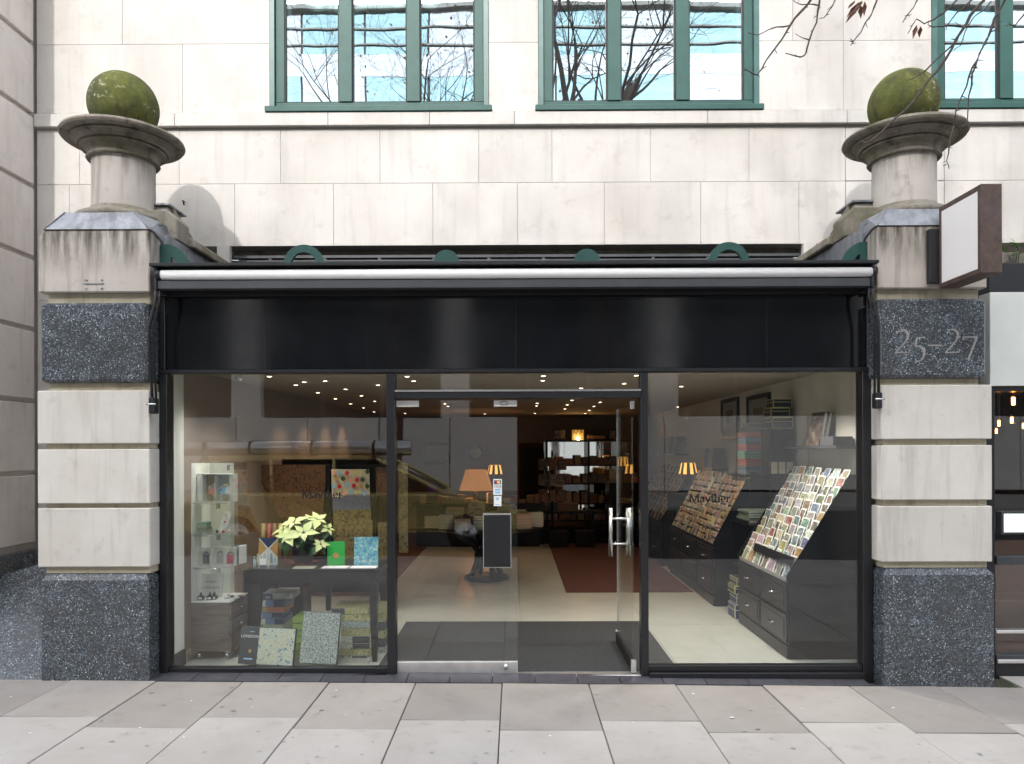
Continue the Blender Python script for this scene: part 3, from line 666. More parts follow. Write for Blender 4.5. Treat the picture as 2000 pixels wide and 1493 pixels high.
    if side < 0:
        s.tube([(tx0 + .17, YF + .055, zc1), (tx0 + c, YF - .012, zt1)], .006); s.tube([(tx1 - .14, YF + .055, zc1), (tx1 + .005, YF - .012, zt1)], .006)
        s.tube([(tx1 - .13, YF + .07, zc1 + .003), (tx1 - .10, YF + .05, zc1 - .04), (tx1 - .04, YF + .10, zc1 - .075), (tx1 + .005, YF + .2, zc1 - .06)], .005)
    else:
        s.tube([(tx0 + .10, YF + .055, zc1), (tx0 - .005, YF - .012, zt1)], .006)
        s.tube([(tx0 + .13, YF + .07, zc1 + .003), (tx0 + .10, YF + .04, zc1 - .05), (tx0 + .04, YF + .08, zc1 - .085), (tx0 - .002, YF + .2, zc1 - .07)], .005)
    part('seam', s, 'lead_sheet', root)
    # column: torus base, shaft, flared capital
    yc = .25
    X6 = atY(P['col'], 350, yc).x; S = MB(O)
    zbase = zc1 - .012; z6 = lambda p: atY(P['col'], p, yc).z
    zs0, zcap0, zrim = zbase + .10, z6(P['capb']), z6(P['rim'])
    S.lathe([(.0, 0), (.33, 0), (.355, .015), (.365, .04), (.355, .065), (.33, .08), (.285, .085), (.28, .10), (.262, .11), (.246, .135), (0, .135)], (X6, yc, zbase), 56)
    part('column_base', S, 'coping_stone', root)
    S = MB(O); S.lathe([(.246, zs0 + .02), (.238, zs0 + .06), (.236, zcap0 + .01)], (X6, yc, 0), 56); part('column_shaft', S, 'limestone_shaft', root)
    h = zrim - zcap0
    prof = [(.0, 0), (.236, 0), (.268, .0), (.275, .012), (.268, .026), (.262, .03), (.262, .055), (.268, .075), (.285, .095), (.318, .106), (.318, .124), (.302, .126), (.302, .134), (.336, .134), (.336, .146), (.348, .162), (.375, .176), (.390, .178), (.390, .190), (.372, .192), (.372, .200), (.425, .200), (.452, .208), (.464, .228), (.458, .25), (.44, .262), (.40, .268), (.0, .28)]
    k = h / .235
    S = MB(O); S.lathe([(r, z * k) for r, z in prof], (X6, yc, zcap0), 64, crisp=.002); part('capital', S, 'capital_stone', root)
    # moss-covered ball stands on it
    R = .268
    ball = link(bpy.data.objects.new('stone_ball', None)); bpy.data.objects.remove(ball)
    bm = bmesh.new(); bmesh.ops.create_icosphere(bm, subdivisions=5, radius=R)
    rr = random.Random(5 + side)
    from mathutils import noise as mn
    for v in bm.verts:
        n1 = mn.noise(v.co * 9 + Vector((side * 7, 0, 0))); n2 = mn.noise(v.co * 28); v.co *= 1 + .008 * n1 + .004 * n2
    me = bpy.data.meshes.new('stone_ball'); bm.to_mesh(me); bm.free(); me.materials.append(MATS['moss_stone'])
    for p in me.polygons: p.use_smooth = True
    bo = obj('stone_ball', me, loc=(X6, yc, zcap0 + .28 * k + R - .022))
    tag(bo, P['ball_label'], 'stone ball', 'moss-grown balls on the capitals')
    return root, O
PL = dict(cx=185, blk=(73, 292), base=(80, 290), base_y=1134, b3=(993, 1108), b2=(878, 984), b1=(763, 867), nk=(87, 288), grx=(80, 290), gr=(592, 747), top=(450, 571), topx=(76, 293), lead=(410, 449), col=242, capb=321, rim=276,
          ball_label='green mossy stone ball on the left pillar, away from the sign')
PR = dict(cx=1830, blk=(1721, 1938), base=(1725, 1940), base_y=1123, b3=(989, 1098), b2=(870, 977), b1=(752, 858), nk=(1721, 1920), grx=(1716, 1926), gr=(584, 738), top=(440, 563), topx=(1715, 1929), lead=(403, 441), col=1765, capb=318, rim=272,
          ball_label='green mossy stone ball on the right pillar, above the blank hanging sign')
pl, PLO = pillar(-1, PL, 'banded stone and granite pillar at the left end of the shopfront')
pr, PRO = pillar(1, PR, 'banded stone and granite pillar carved with 25-27 on the right')
# carved number
t = MB(PRO); q = atY(1827, 682, -.212)
pen_text(t, '25-27', q + Vector((0, 0, -.03)), .26, nib=.06, thin=.016, space=.01, slant=.04)
nb = part('carved_number', t, 'carved', pr)
# old bracket scar on the left top block
s = MB(PLO); q = atY(184, 555, -.2)
s.box(q.x - .075, q.x + .075, -.206, -.2, q.z - .002, q.z + .006)
for dx in (-.06, .06):
    for dz in (-.035, .03): s.lathe([(0, -.004), (.009, -.002), (.009, .002), (0, .004)], (q.x + dx, -.203, q.z + dz), 8)
part('old_fixing', s, 'lead_sheet', pl)
# ================================================================== WING WALLS
def wing(side, label, xin):
    root = thing('wing_wall', label, 'wall', (xin, .5, 3.0), group='coped wing walls behind the pillars'); O = (xin, .5, 3.0); sx = side
    ztop = atY(343 if side < 0 else 1662, 440 if side < 0 else 432, -.05 + (0)).z
    ztop = 3.47
    s = MB(O); s.box(xin, xin + sx * .5, .0, YU - .002, 2.6, ztop); part('wall', s, 'lead_sheet', root)
    s = MB(O); s.prism([(xin - sx * .05, ztop + .004), (xin - sx * .045, ztop + .075), (xin + sx * .2, ztop + .15), (xin + sx * .5, ztop + .15), (xin + sx * .5, ztop + .004)], 'y', .36, YU - .002); part('coping', s, 'coping_stone', root, bevel=.01)
    s = MB(O); s.prism([(xin - sx * .01, ztop + .004), (xin - sx * .01, ztop + .17), (xin + sx * .06, ztop + .24), (xin + sx * .5, ztop + .24), (xin + sx * .5, ztop + .004)], 'y', .12, .355); part('coping', s, 'coping_stone', root, bevel=.01)
    s = MB(O); s.prism([(xin + sx * .15, ztop + .242), (xin + sx * .15, ztop + .33), (xin + sx * .5, ztop + .33), (xin + sx * .5, ztop + .242)], 'y', .30, .56); part('raised_block', s, 'limestone_shaft', root, bevel=.01)
    s = MB(O); s.prism([(xin + sx * .12, ztop + .333), (xin + sx * .12, ztop + .347), (xin + sx * .52, ztop + .347), (xin + sx * .52, ztop + .333)], 'y', .27, .59); part('cap_sheet', s, 'lead_sheet', root)
    s = MB(O); s.prism([(.36, ztop + .08), (.36, ztop + .02), (.62, ztop + .02)], 'x', xin + sx * .02, xin + sx * .3); part('coping_ramp', s, 'coping_stone', root)
    s = MB(O); s.prism([(.357, ztop + .335), (.357, ztop + .15), (.80, ztop + .15)], 'x', xin + sx * .12, xin + sx * .4); part('coping_ramp', s, 'coping_stone', root)
wing(-1, 'left wing wall with mossy coping running back to the building', -2.72)
wing(1, 'right wing wall with mossy coping running back to the building', 2.66)
# ================================================================== SHOPFRONT
xL, xR = atY(317, 900, 0).x, atY(1698, 900, 0).x
def sx(p): return atY(p, 900, 0).x
def sz(p, x=1000): return atY(x, p, 0).z
sf_ = thing('shopfront', 'black framed glass shopfront with wide blank fascia between the pillars', 'shopfront', (0, 0, 0))
zg1 = sz(729); zfb = sz(724); zft = sz(580)
zbL, zbR = sz(1303, 500), sz(1298, 1470)
def bar(name, x0, x1, y0, y1, z0, z1, mat='black_frame', par=sf_, bev=.003, seg=1):
    s = MB(); s.box(x0, x1, y0, y1, z0, z1); return part(name, s, mat, par, bevel=bev, seg=seg)
bar('fascia', xL + .05, xR - .04, -.035, .0, zfb + .012, zft, 'fascia_black', bev=.002)
for p in (520, 1008, 1495): bar('panel_joint', sx(p), sx(p) + .002, -.0362, -.034, zfb + .012, zft, 'rubber', bev=0)
bar('fascia_lip', xL, xR, -.055, .02, zfb - .018, zfb + .01)
bar('fascia_head', xL, xR, -.06, .05, zft + .002, zft + .05, 'black_soft'); bar('soffit', xL - .02, xR + .02, -.02, .25, zft + .052, 3.10, 'black_soft')
bar('frame_post', xL, xL + .06, -.05, .07, -.1, zfb - .02); bar('frame_post', xR - .075, xR, -.05, .07, -.1, zfb - .02)
bar('frame_post', xL, xL + .045, -.045, .07, zfb + .012, zft); bar('frame_post', xR - .036, xR, -.045, .07, zfb + .012, zft)
bar('frame_post', sx(757), sx(773), -.045, .06, -.02, zfb - .02); bar('frame_post', sx(1250), sx(1264), -.045, .06, -.04, zfb - .02)
bar('head_rail', xL + .062, sx(757) - .001, -.04, .05, zg1 + .001, zfb - .019); bar('head_rail', sx(1264) + .001, xR - .076, -.04, .05, zg1 + .001, zfb - .019); bar('head_rail', sx(773) + .001, sx(1250) - .001, -.04, .05, zg1 + .001, zfb - .019)
bar('bottom_rail', xL + .062, sx(757) - .001, -.03, .04, zbL - .045, zbL); bar('bottom_rail', sx(1264) + .001, xR - .076, -.03, .04, zbR - .045, zbR)
bar('sill', xL + .062, sx(757) - .001, -.075, .02, -.06, zbL - .046); bar('sill', sx(1264) + .001, xR - .076, -.075, .02, -.10, zbR - .046)
bar('transom', sx(773) + .001, sx(1250) - .001, -.05, .05, sz(779), sz(763)); bar('transom_trim', sx(773) + .001, sx(1250) - .001, -.058, -.04, sz(766), sz(763) + .004, 'steel', bev=.001)
def pane(x0, x1, z0, z1, name='window_pane', y=0.0, t=.008, par=sf_):
    s = MB(); s.box(x0, x1, y, y + t, z0, z1); return part(name, s, 'shop_glass', par)
pane(xL + .06, sx(757), zbL, zg1); pane(sx(1264), xR - .075, zbR, zg1); pane(sx(773), sx(1250), sz(763), zg1)
bar('door_threshold', sx(773) + .001, sx(1250) - .001, -.03, .06, -.05, .012, 'steel_rail')
# window lettering (flat print on the glass)
t = MB(); q = atY(629, 973, -.003); pen_text(t, 'Mayther', q, .09, nib=.10, thin=.03); part('window_lettering', t, 'ink_text', sf_)
t = MB(); q = atY(1386, 981, -.003); pen_text(t, 'Mayther', q, .09, nib=.10, thin=.03); part('window_lettering', t, 'ink_text', sf_)
t = MB(); q = atY(1389, 1034, -.003); pen_text(t, 'Purveyors', q, .034, nib=.14, thin=.05); part('window_lettering', t, 'ink_text', sf_)
t = MB(); q = atY(1387, 1053, -.003); pen_text(t, 'Of paper', q, .036, nib=.12, thin=.04); part('window_lettering', t, 'ink_text', sf_)
# closed leaf
dz0, dz1 = .016, sz(781)
dl = thing('glass_door', 'closed glass door leaf with dark notice and card stickers', 'door', (sx(774), .02, 0), group='glass door leaves')
DO = (sx(774), .02, 0)
s = MB(DO); s.box(sx(774), sx(1010), .015, .026, sz(1294), dz1 - .002); part('pane', s, 'shop_glass', dl)
s = MB(DO); s.box(sx(774), sx(1010), .005, .036, dz0, sz(1293)); part('bottom_rail', s, 'steel_rail', dl, bevel=.003)
s = MB(DO); q = atY(988, 1303, .0); s.lathe([(0, -.022), (.014, -.018), (.018, -.005), (.018, .008), (.012, .02), (0, .022)], (q.x, .004, q.z), 12); part('lock', s, 'steel', dl)
for a, b in ((774, 818), (965, 1010)):
    s = MB(DO); s.box(sx(a), sx(b), .008, .034, sz(794), sz(782)); part('patch_fitting', s, 'white_gloss', dl, bevel=.001)
q = atY(984, 788, .006); s = MB(DO)
s.tube([(q.x + .018 * math.cos(a) + (.012 if math.cos(a) > 0 else -.012), .006, q.z + .014 * math.sin(a)) for a in [i * math.pi / 8 for i in range(17)]], .0022, 5); part('oval_mark', s, 'rubber', dl)
s = MB(DO); s.box(sx(943), sx(998), -.004, .012, sz(1109), sz(1003), 0); part('notice_frame', s, 'paper_grey', dl)
s = MB(DO); s.box(sx(944.5), sx(996.5), -.0055, -.003, sz(1107.5), sz(1006)); part('notice_board', s, 'black_soft', dl)
# card stickers
def sticker(x0, x1, y0, y1, name='sticker'):
    s = MB(DO); s.box(sx(x0), sx(x1), .0125, .0145, sz(y1), sz(y0)); return part(name, s, 'paper_white', dl)
st = sticker(963, 980, 936, 967)
def disc(cx, cz, r, y, mat, par, name, off=DO):
    s = MB(off); s.add([(cx + r * math.cos(a), y, cz + r * math.sin(a)) for a in [i * math.pi / 10 for i in range(20)]], [tuple(range(20))]); return part(name, s, mat, par)
q = atY(971.5, 942.5, 0)
s = MB(DO); s.box(q.x - .027, q.x + .027, .0118, .0123, q.z - .016, q.z + .016); part('card_logo', s, 'navy', st)
disc(q.x - .009, q.z, .013, .0112, 'red_paint', st, 'card_logo'); disc(q.x + .009, q.z, .013, .0106, 'yellow_trim', st, 'card_logo')
me = textmesh('VISA', .030, 'navy', .0003); o = obj('card_logo', me, st, (sx(971.5) - DO[0], .0118 - DO[1], sz(951) - DO[2]), (rad(90), 0, 0))
s = MB(DO); s.box(sx(966.5), sx(977), .0116, .0121, sz(959), sz(955)); s.box(sx(966.5), sx(977), .0116, .0121, sz(964.5), sz(960.5)); part('card_logo', s, 'blue_cloth', st)
st2 = sticker(964, 979, 969, 989)
s = MB(DO); s.box(sx(967), sx(976), .0116, .0121, sz(987), sz(985.5)); s.box(sx(969), sx(974), .0116, .0121, sz(977), sz(972)); part('card_logo', s, 'blue_cloth', st2)
# open leaf, swung inwards
hx = atY(1236, 1000, .03).x
d2 = thing('glass_door', 'open glass door leaf swung inwards with steel pull handles', 'door', (hx, .03, 0), group='glass door leaves'); D2 = (hx, .03, 0)
s = MB(D2); s.box(hx - .006, hx + .006, .05, .90, .11, dz1 - .03); part('pane', s, 'shop_glass', d2)
s = MB(D2); s.box(hx - .0065, hx + .0065, .895, .901, .11, dz1 - .03); part('glass_edge', s, 'steel', d2)
s = MB(D2); s.box(hx - .017, hx + .017, .04, .92, dz0 + .004, .11); part('bottom_rail', s, 'black_soft', d2, bevel=.002)
s = MB(D2); s.box(hx - .019, hx + .019, .0, .045, dz0 + .004, .115); part('pivot_shoe', s, 'steel_rail', d2, bevel=.002)
s = MB(D2); s.box(hx - .017, hx + .017, .03, .13, dz1 - .075, dz1 - .01); part('patch_fitting', s, 'steel', d2, bevel=.002)
s = MB(D2); s.lathe([(0, .11), (.02, .112), (.022, .125), (.012, .132), (0, .133)], (hx, .93, 0), 12); part('stop_cap', s, 'steel_rail', d2)
zh0, zh1 = atY(1212, 1088, .72).z, atY(1212, 993, .72).z
for sgn in (-1, 1):
    s = MB(D2); s.tube([(hx + sgn * .082, .75, zh0), (hx + sgn * .082, .75, zh1)], .018, 16); part('pull_handle', s, 'steel', d2)
for zz_ in (zh0 + .11, zh1 - .095):
    s = MB(D2); s.tube([(hx - .082, .75, zz_), (hx + .082, .75, zz_)], .0115, 12); part('handle_stud', s, 'steel', d2)
# ---- awning
aw = thing('retracted_awning', 'retracted white roller awning in a black box with side arms', 'awning', (0, -.25, 3.1)); AO = (0, -.25, 3.1)
ax0, ax1 = atY(291, 520, -.27).x, atY(1717, 520, -.27).x
za = lambda p, Y=-.27: atY(1000, p, Y).z
def abar(name, x0, x1, y0, y1, z0, z1, mat='black_soft', bev=.003):
    s = MB(AO); s.box(x0, x1, y0, y1, z0, z1); return part(name, s, mat, aw, bevel=bev)
abar('awning_lid', ax0, ax1, -.275, .22, za(517), za(511)); abar('awning_back', ax0 + .03, ax1 - .03, -.05, .2, 2.985, za(517) - .001)
abar('awning_cheek', ax0 + .025, ax0 + .045, -.25, -.052, 2.985, za(517) - .001); abar('awning_cheek', ax1 - .045, ax1 - .025, -.25, -.052, 2.985, za(517) - .001)
s = MB(AO); zr = za(533, -.25); s.tube([(atY(313, 530, -.25).x, -.225, zr), (atY(1704, 530, -.25).x, -.225, zr)], .037, 20); part('awning_roller', s, 'awning_white', aw)
for a, b in ((303, 313), (1704, 1713)):
    s = MB(AO); s.tube([(atY(a, 530, -.25).x, -.225, zr), (atY(b, 530, -.25).x, -.225, zr)], .040, 16); part('roller_cap', s, 'black_soft', aw)
abar('awning_front_bar', ax0 + .046, ax1 - .046, -.235, -.16, za(562, -.23), za(546, -.23), 'awning_grey')
for X0, pts in ((-1, [(305, 545, -.23), (303, 590, -.24), (290, 640, -.245), (298, 790, -.24)]), (1, [(1704, 545, -.23), (1705, 580, -.235), (1716, 630, -.245), (1716, 780, -.24)])):
    s = MB(AO); w = [atY(a, b, c) for a, b, c in pts]
    s.tube(w, .011, 8); s.tube([p + Vector((.02 * -X0, .02, 0)) for p in w], .009, 8); part('awning_arm', s, 'black_soft', aw)
    s = MB(AO); e = w[-1]; s.box(e.x - .024, e.x + .022, e.y - .02, e.y + .06, e.z - .07, e.z + .05); part('arm_bracket', s, 'black_soft', aw, bevel=.008)
    s = MB(AO); s.tube([e + Vector((-.035, -.02, -.0)), e + Vector((.035, -.02, 0))], .008, 8); part('arm_pin', s, 'steel', aw)
# ---- green fretwork showing above the awning
fr = thing('fretwork_railing', 'green metal fretwork of rings and discs behind the awning lid', 'railing', (0, .2, 3.0)); FO = (0, .2, 3.0)
def ring(px, py, ro, ri, a0=0, a1=180):
    RYY = -.03 if abs(a1 - a0) < 100 else .2; c = atY(px, py, RYY); k = (RYY - CAM.y) / FPX; s = MB(FO); n = 28; vs = []; fs = []
    for i in range(n + 1):
        a = rad(a0 + (a1 - a0) * i / n)
        for R_ in (ro * k, ri * k):
            for y in (RYY - .015, RYY + .015): vs.append((c.x + R_ * math.cos(a), y, c.z + R_ * math.sin(a)))
    for i in range(n):
        b = i * 4; fs += [(b, b + 4, b + 6, b + 2), (b + 1, b + 3, b + 7, b + 5), (b, b + 1, b + 5, b + 4), (b + 2, b + 6, b + 7, b + 3)]
    fs += [(0, 2, 3, 1), (n * 4, n * 4 + 1, n * 4 + 3, n * 4 + 2)]; return s.add(vs, fs)
for p, y in ((594, 519), (1423, 514)): part('ring', ring(p, y, 40, 25), 'green_frame', fr)
for p, y in ((872, 514), (1146, 512)): part('disc', ring(p, y, 25, .5), 'green_frame', fr)
RY = -.03; s = ring(322, 528, 50, 29, 0, 88); q = atY(322, 528, RY); s.box(q.x - .03, q.x + .055, RY - .014, RY + .014, q.z, q.z + .195); part('quarter_ring', s, 'green_frame', fr)
s = ring(1692, 523, 50, 29, 92, 180); q = atY(1692, 523, RY); s.box(q.x - .055, q.x + .03, RY - .014, RY + .014, q.z, q.z + .195); part('quarter_ring', s, 'green_frame', fr)
s = MB(FO); s.box(-2.7, 2.65, .186, .214, 2.9, 3.0); part('rail', s, 'green_dark', fr)
# ---- projecting sign
sgx = atY(1823, 500, -.21).x + .012; yn = -.755
sg = thing('hanging_sign', 'blank white projecting sign in a rusty steel frame on the right pillar', 'sign', (sgx + .07, -.21, 3.0)); SO = (sgx + .07, -.21, 3.0)
zt, zb_ = atY(1915, 359, yn).z, atY(1915, 533, yn).z; th_ = .145
q2 = atY(1822, 416, -.225).z; 
def sbox(name, y0, y1, z0, z1, mat, x0=sgx, x1=sgx + th_, bev=.003):
    s = MB(SO); s.box(x0, x1, y0, y1, z0, z1); return part(name, s, mat, sg, bevel=bev)
sbox('sign_body', yn + .004, -.262, zb_ + .004, zt - .004, 'rusty_steel', x0=sgx + .012, x1=sgx + th_ - .012)
w_ = .038
sbox('frame_edge', yn, yn + w_, zb_, zt, 'rusty_steel'); sbox('frame_edge', -.26 - w_ * .7, -.26, zb_, zt, 'rusty_steel'); sbox('frame_edge', yn + w_, -.26 - w_ * .7, zt - w_ * .9, zt - .0008, 'rusty_steel'); sbox('frame_edge', yn + w_, -.26 - w_ * .7, zb_ + .0008, zb_ + w_ * .9, 'rusty_steel')
sbox('sign_panel', yn + w_ + .003, -.26 - w_ * .7 - .003, zb_ + w_ * .9 + .003, zt - w_ * .9 - .003, 'sign_white', x0=sgx + .004, x1=sgx + .0115, bev=0)
sbox('red_edge', yn + w_, -.26 - w_ * .7, zb_ + w_ * .9, zt - w_ * .9, 'sign_red', x0=sgx + .0075, x1=sgx + .0118, bev=0)
sbox('bracket_plate', -.26, -.211, atY(1815, 555, -.22).z, atY(1815, 450, -.22).z, 'black_soft', x0=atY(1809, 500, -.21).x, x1=sgx + .12)
# ---- neighbouring cafe at the right edge
cf = thing('cafe_front', 'neighbouring cafe front with glossy white fascia at the right edge', 'shopfront', (3.8, .1, 0)); CO = (3.8, .1, 0)
cy = .1
def cx(p): return atY(p, 900, cy).x
def cz(p): return atY(1960, p, cy).z
def cb(name, x0, x1, y0, y1, z0, z1, mat, bev=.003):
    s = MB(CO); s.box(x0, x1, y0, y1, z0, z1); return part(name, s, mat, cf, bevel=bev)
X1 = 7.2; cl = cx(1928)
cb('fascia', cl, X1, cy - .04, cy + .1, cz(755), cz(573), 'cafe_white'); cb('upper_band', cl, X1, cy - .03, cy + .5, cz(572), cz(516), 'black_soft')
cb('roof_ledge', cl, X1, cy + .1, YU - .002, cz(514) - .1, cz(514), 'awning_grey'); cb('planter_rail', cl, X1, cy + .35, cy + .45, cz(500), cz(470), 'coping_stone')
cb('frame_post', cx(1940) - .12, cx(1940), cy - .02, cy + .08, -.1, cz(756), 'black_frame'); cb('frame_head', cx(1940), X1, cy - .02, cy + .08, cz(765), cz(756), 'black_frame')
cb('mid_rail', cx(1940) + .001, X1, cy - .04, cy + .06, cz(1102), cz(1086), 'awning_grey'); cb('low_rail', cx(1940) + .001, X1, cy - .03, cy + .05, cz(1236), cz(1230), 'steel_rail')
cb('sill', cx(1940) + .001, X1, cy - .03, cy + .06, cz(1288), cz(1278), 'awning_grey'); cb('stall_riser', cx(1940) + .001, X1, cy - .02, cy + .06, -.1, cz(1289), 'black_frame'); cb('sill_strip', cx(1940) + .001, X1, cy - .045, cy - .03, cz(1293), cz(1286), 'steel_rail')
s = MB(CO); s.box(cx(1940), X1, cy, cy + .008, cz(1278), cz(765)); part('window_pane', s, 'shop_glass', cf)
cb('wall_left', cx(1940) - .10, cx(1940) - .02, cy + .09, 3.6, -.1, 2.45, 'cafe_wall'); cb('wall_back', cx(1940) - .1, X1, 3.6, 3.7, -.1, 2.45, 'cafe_wall'); cb('ceiling', cx(1940) - .1, X1, cy + .09, 3.7, 2.45, 2.5, 'wall_taupe'); cb('floor', cx(1940) - .1, X1, cy + .09, 3.7, -.12, -.1, 'cafe_floor'); cb('wall_right', X1, X1 + .1, cy - .04, 3.7, -.1, 9.0, 'limestone')
s = MB(CO); s.box(cx(1945), X1 - .5, .8, 1.2, -.1, .42); s.box(cx(1945), X1 - .5, 1.2, 1.28, -.1, .9); part('bench', s, 'cafe_floor', cf, bevel=.01)
for i, (px, py, Y, r) in enumerate(((1979, 785, .45, .034), (1976, 822, 1.3, .03), (1951, 828, 1.8, .03), (1946, 843, 1.0, .022), (1999, 833, 1.4, .026))):
    q = atY(px, py, Y); lb = thing('pendant_bulb', ['large clear pendant bulb with glowing orange filament nearest the cafe glass', 'glowing pendant bulb just below the large cafe bulb', 'small glowing bulb in the cafe, upper left of a pair', 'lowest glowing bulb in the cafe next to the pillar', 'glowing bulb at the picture edge inside the cafe'][i], 'pendant lamp', q, group='filament bulbs in the cafe')
    s = MB(); s.lathe([(0, -r * 1.3), (r * .7, -r), (r, 0), (r * .75, r), (r * .35, r * 1.6), (r * .3, r * 2)], (0, 0, 0), 16); part('bulb', s, 'clear_glass', lb)
    s = MB(); s.tube([(0, 0, -r * .8), (0, 0, r * 1.1)], r * .38, 8); part('filament', s, 'bulb_orange', lb)
    s = MB(); s.tube([(0, 0, r * 1.9), (0, 0, r * 3)], r * .4, 8); s.tube([(0, 0, r * 3), (0, 0, 2.45 - q.z)], .003, 5); part('flex', s, 'rubber', lb)
s = MB(); s.box(0, .42, -.03, .03, 0, .19); o_ = thing('light_box', 'blank white lit panel in a dark frame in the cafe window', 'sign', atY(1951, 1044, .22)); part('case', s, 'awning_grey', o_, bevel=.004)
s = MB(); s.box(.02, .40, -.033, -.0305, .02, .17); part('panel', s, 'lit_panel', o_)
# leafy plant growing on the ledge
def leafmesh(name, L, W, mat, fold=.25, curl=.2, tip=1.0):
    vs = []; n = 5
    prof = [0, .75, 1.0, .72, .32, 0]
    for i in range(n + 1):
        t_ = i / n; w = W / 2 * prof[i]; zc_ = -curl * L * t_ * t_
        vs += [(-w, L * t_, zc_ + fold * w), (0, L * t_, zc_), (w, L * t_, zc_ + fold * w)]
    fs = []
    for i in range(n): a = i * 3; fs += [(a, a + 1, a + 4, a + 3), (a + 1, a + 2, a + 5, a + 4)]
    me = bpy.data.meshes.new(name); me.from_pydata(vs, [], fs); me.materials.append(MATS[mat]); me.update()
    for p in me.polygons: p.use_smooth = True
    return me
def place(o, d, up=Vector((0, 0, 1)), loc=(0, 0, 0), sc_=1.0):
    d = Vector(d).normalized(); x = d.cross(up); x = x.normalized() if x.length > 1e-3 else Vector((1, 0, 0)); z = x.cross(d)
    M = Matrix((x, d, z)).transposed().to_4x4(); o.matrix_local = Matrix.Translation(loc) @ M @ Matrix.Scale(sc_, 4)
q = atY(1968, 510, .35)
pt = thing('ledge_plant', 'green leafy plant on the ledge behind the hanging sign', 'plant', q); lm = leafmesh('leaf', .075, .04, 'leaf_bright')
st_ = MB(); rr = random.Random(3)
for i in range(9):
    b = Vector((rr.uniform(-.1, .7), rr.uniform(-.05, .1), 0)); t_ = b + Vector((rr.uniform(-.12, .15), rr.uniform(-.1, .05), rr.uniform(.08, .2))); mid = (b + t_) / 2 + Vector((.02, 0, .03))
    st_.tube([b, mid, t_], .003, 5)
    for k in range(6):
        p = b.lerp(t_, rr.uniform(.3, 1)) ; o = obj('leaf', lm, pt); place(o, (rr.uniform(-1, 1), rr.uniform(-1, .3), rr.uniform(-.2, .7)), loc=p, sc_=rr.uniform(.6, 1.2))
part('stems', st_, 'stem', pt)['kind'] = 'stuff'
gr = MB(); rr = random.Random(8); q = Vector((3.62, -.16, gz(3.6)))
for i in range(90):
    b = q + Vector((rr.uniform(0, .16), rr.uniform(-.06, .03), 0)); d_ = Vector((rr.uniform(-.05, .06), rr.uniform(-.06, .02), rr.uniform(.01, .045)))
    gr.add([b, b + Vector((.003, 0, 0)), b + d_], [(0, 1, 2)])
o = part('grass_tuft', gr, 'grass_blade'); tag(o, 'small tuft of grass at the foot of the right pillar', 'grass', kind='stuff')
# ================================================================== SHOP INTERIOR
WL, WR, YBK, CEIL = -2.9, 2.9, 10.3, 2.50
FZ = .012
room = thing('shop_interior', 'dim bookshop room behind the glass with taupe walls and ceiling', 'room', (0, .3, 0)); RO = (0, .3, 0)
def rb(name, x0, x1, y0, y1, z0, z1, mat, bev=0): s = MB(RO); s.box(x0, x1, y0, y1, z0, z1); return part(name, s, mat, room, bevel=bev)
fl = MB(); fl.box(WL - .1, WR + .1, .045, YBK + .1, -.4, FZ - .006); flo = part('floor', fl, 'grout'); flo['kind'] = 'structure'
ex = [WL, -1.22, .05, 1.32, WR]; ey = [.05, 1.62, 3.25, 5.6, 7.9, YBK]
for a, b in zip(ex, ex[1:]):
    for c, d in zip(ey, ey[1:]):
        s = MB(); s.box(a + .002, b - .002, c + .002, d - .002, -.02, FZ); part('floor_panel', s, 'floor_cream', flo)
ym = atZ(1000, 1215, FZ).y
s = MB(); s.box(-1.12, 1.30, .065, ym, 0, FZ + .006); o = part('entrance_mat', s, 'mat_coir', bevel=.002); tag(o, 'dark grey coir mat just inside the glass doors', 'mat')
y0, y1 = atZ(1104, 1158, FZ).y, atZ(1066, 1042, FZ).y
s = MB(); s.box(.63, 2.2, y0, y1, 0, FZ + .012); o = part('floor_rug', s, 'rug_maroon', bevel=.004); tag(o, 'long maroon rug on the shop floor right of the round table', 'rug', group='maroon rugs')
s = MB(); s.box(-2.8, -1.62, 3.1, y1, 0, FZ + .012); o = part('floor_rug', s, 'rug_maroon', bevel=.004); tag(o, 'maroon rug on the left behind the gift wrap stand', 'rug', group='maroon rugs')
rb('wall_left', WL - .1, WL, .05, YBK, 0, CEIL, 'wall_taupe'); rb('wall_right', WR, WR + .1, .05, YBK, 0, CEIL, 'wall_paint'); rb('wall_back', WL - .1, WR + .1, YBK, YBK + .1, 0, CEIL, 'wall_taupe')
rb('ceiling', WL - .1, WR + .1, .03, YBK + .1, CEIL, CEIL + .08, 'ceiling_paint'); rb('shop_roof', WL, WR, .26, YU + .4, 2.95, 3.05, 'roof_dark'); rb('shop_roof', -4, 4.0, YU + .42, YBK + .4, 2.95, 3.05, 'roof_dark')
rb('wall_reveal', WL + .001, WL + .16, .055, .30, 0, CEIL - .001, 'wall_white'); rb('skirting', WL + .16, WL + .175, .06, .295, FZ, .14, 'skirting')
rb('wall_reveal', WR - .07, WR - .001, .055, .12, 0, CEIL - .001, 'wall_white')
rb('ceiling_beam', WL, WR, .03, .05, zg1 + .02, CEIL, 'ceiling_paint')
# back door frame
q0, q1 = atY(1014, 866, YBK - .02), atY(1066, 866, YBK - .02)
rb('door_frame', q0.x, q1.x + .08, YBK - .06, YBK - .001, 0, q0.z, 'rug_maroon', .004); rb('dark_doorway', q0.x + .09, q1.x, YBK - .065, YBK - .061, 0, q0.z - .09, 'rubber')
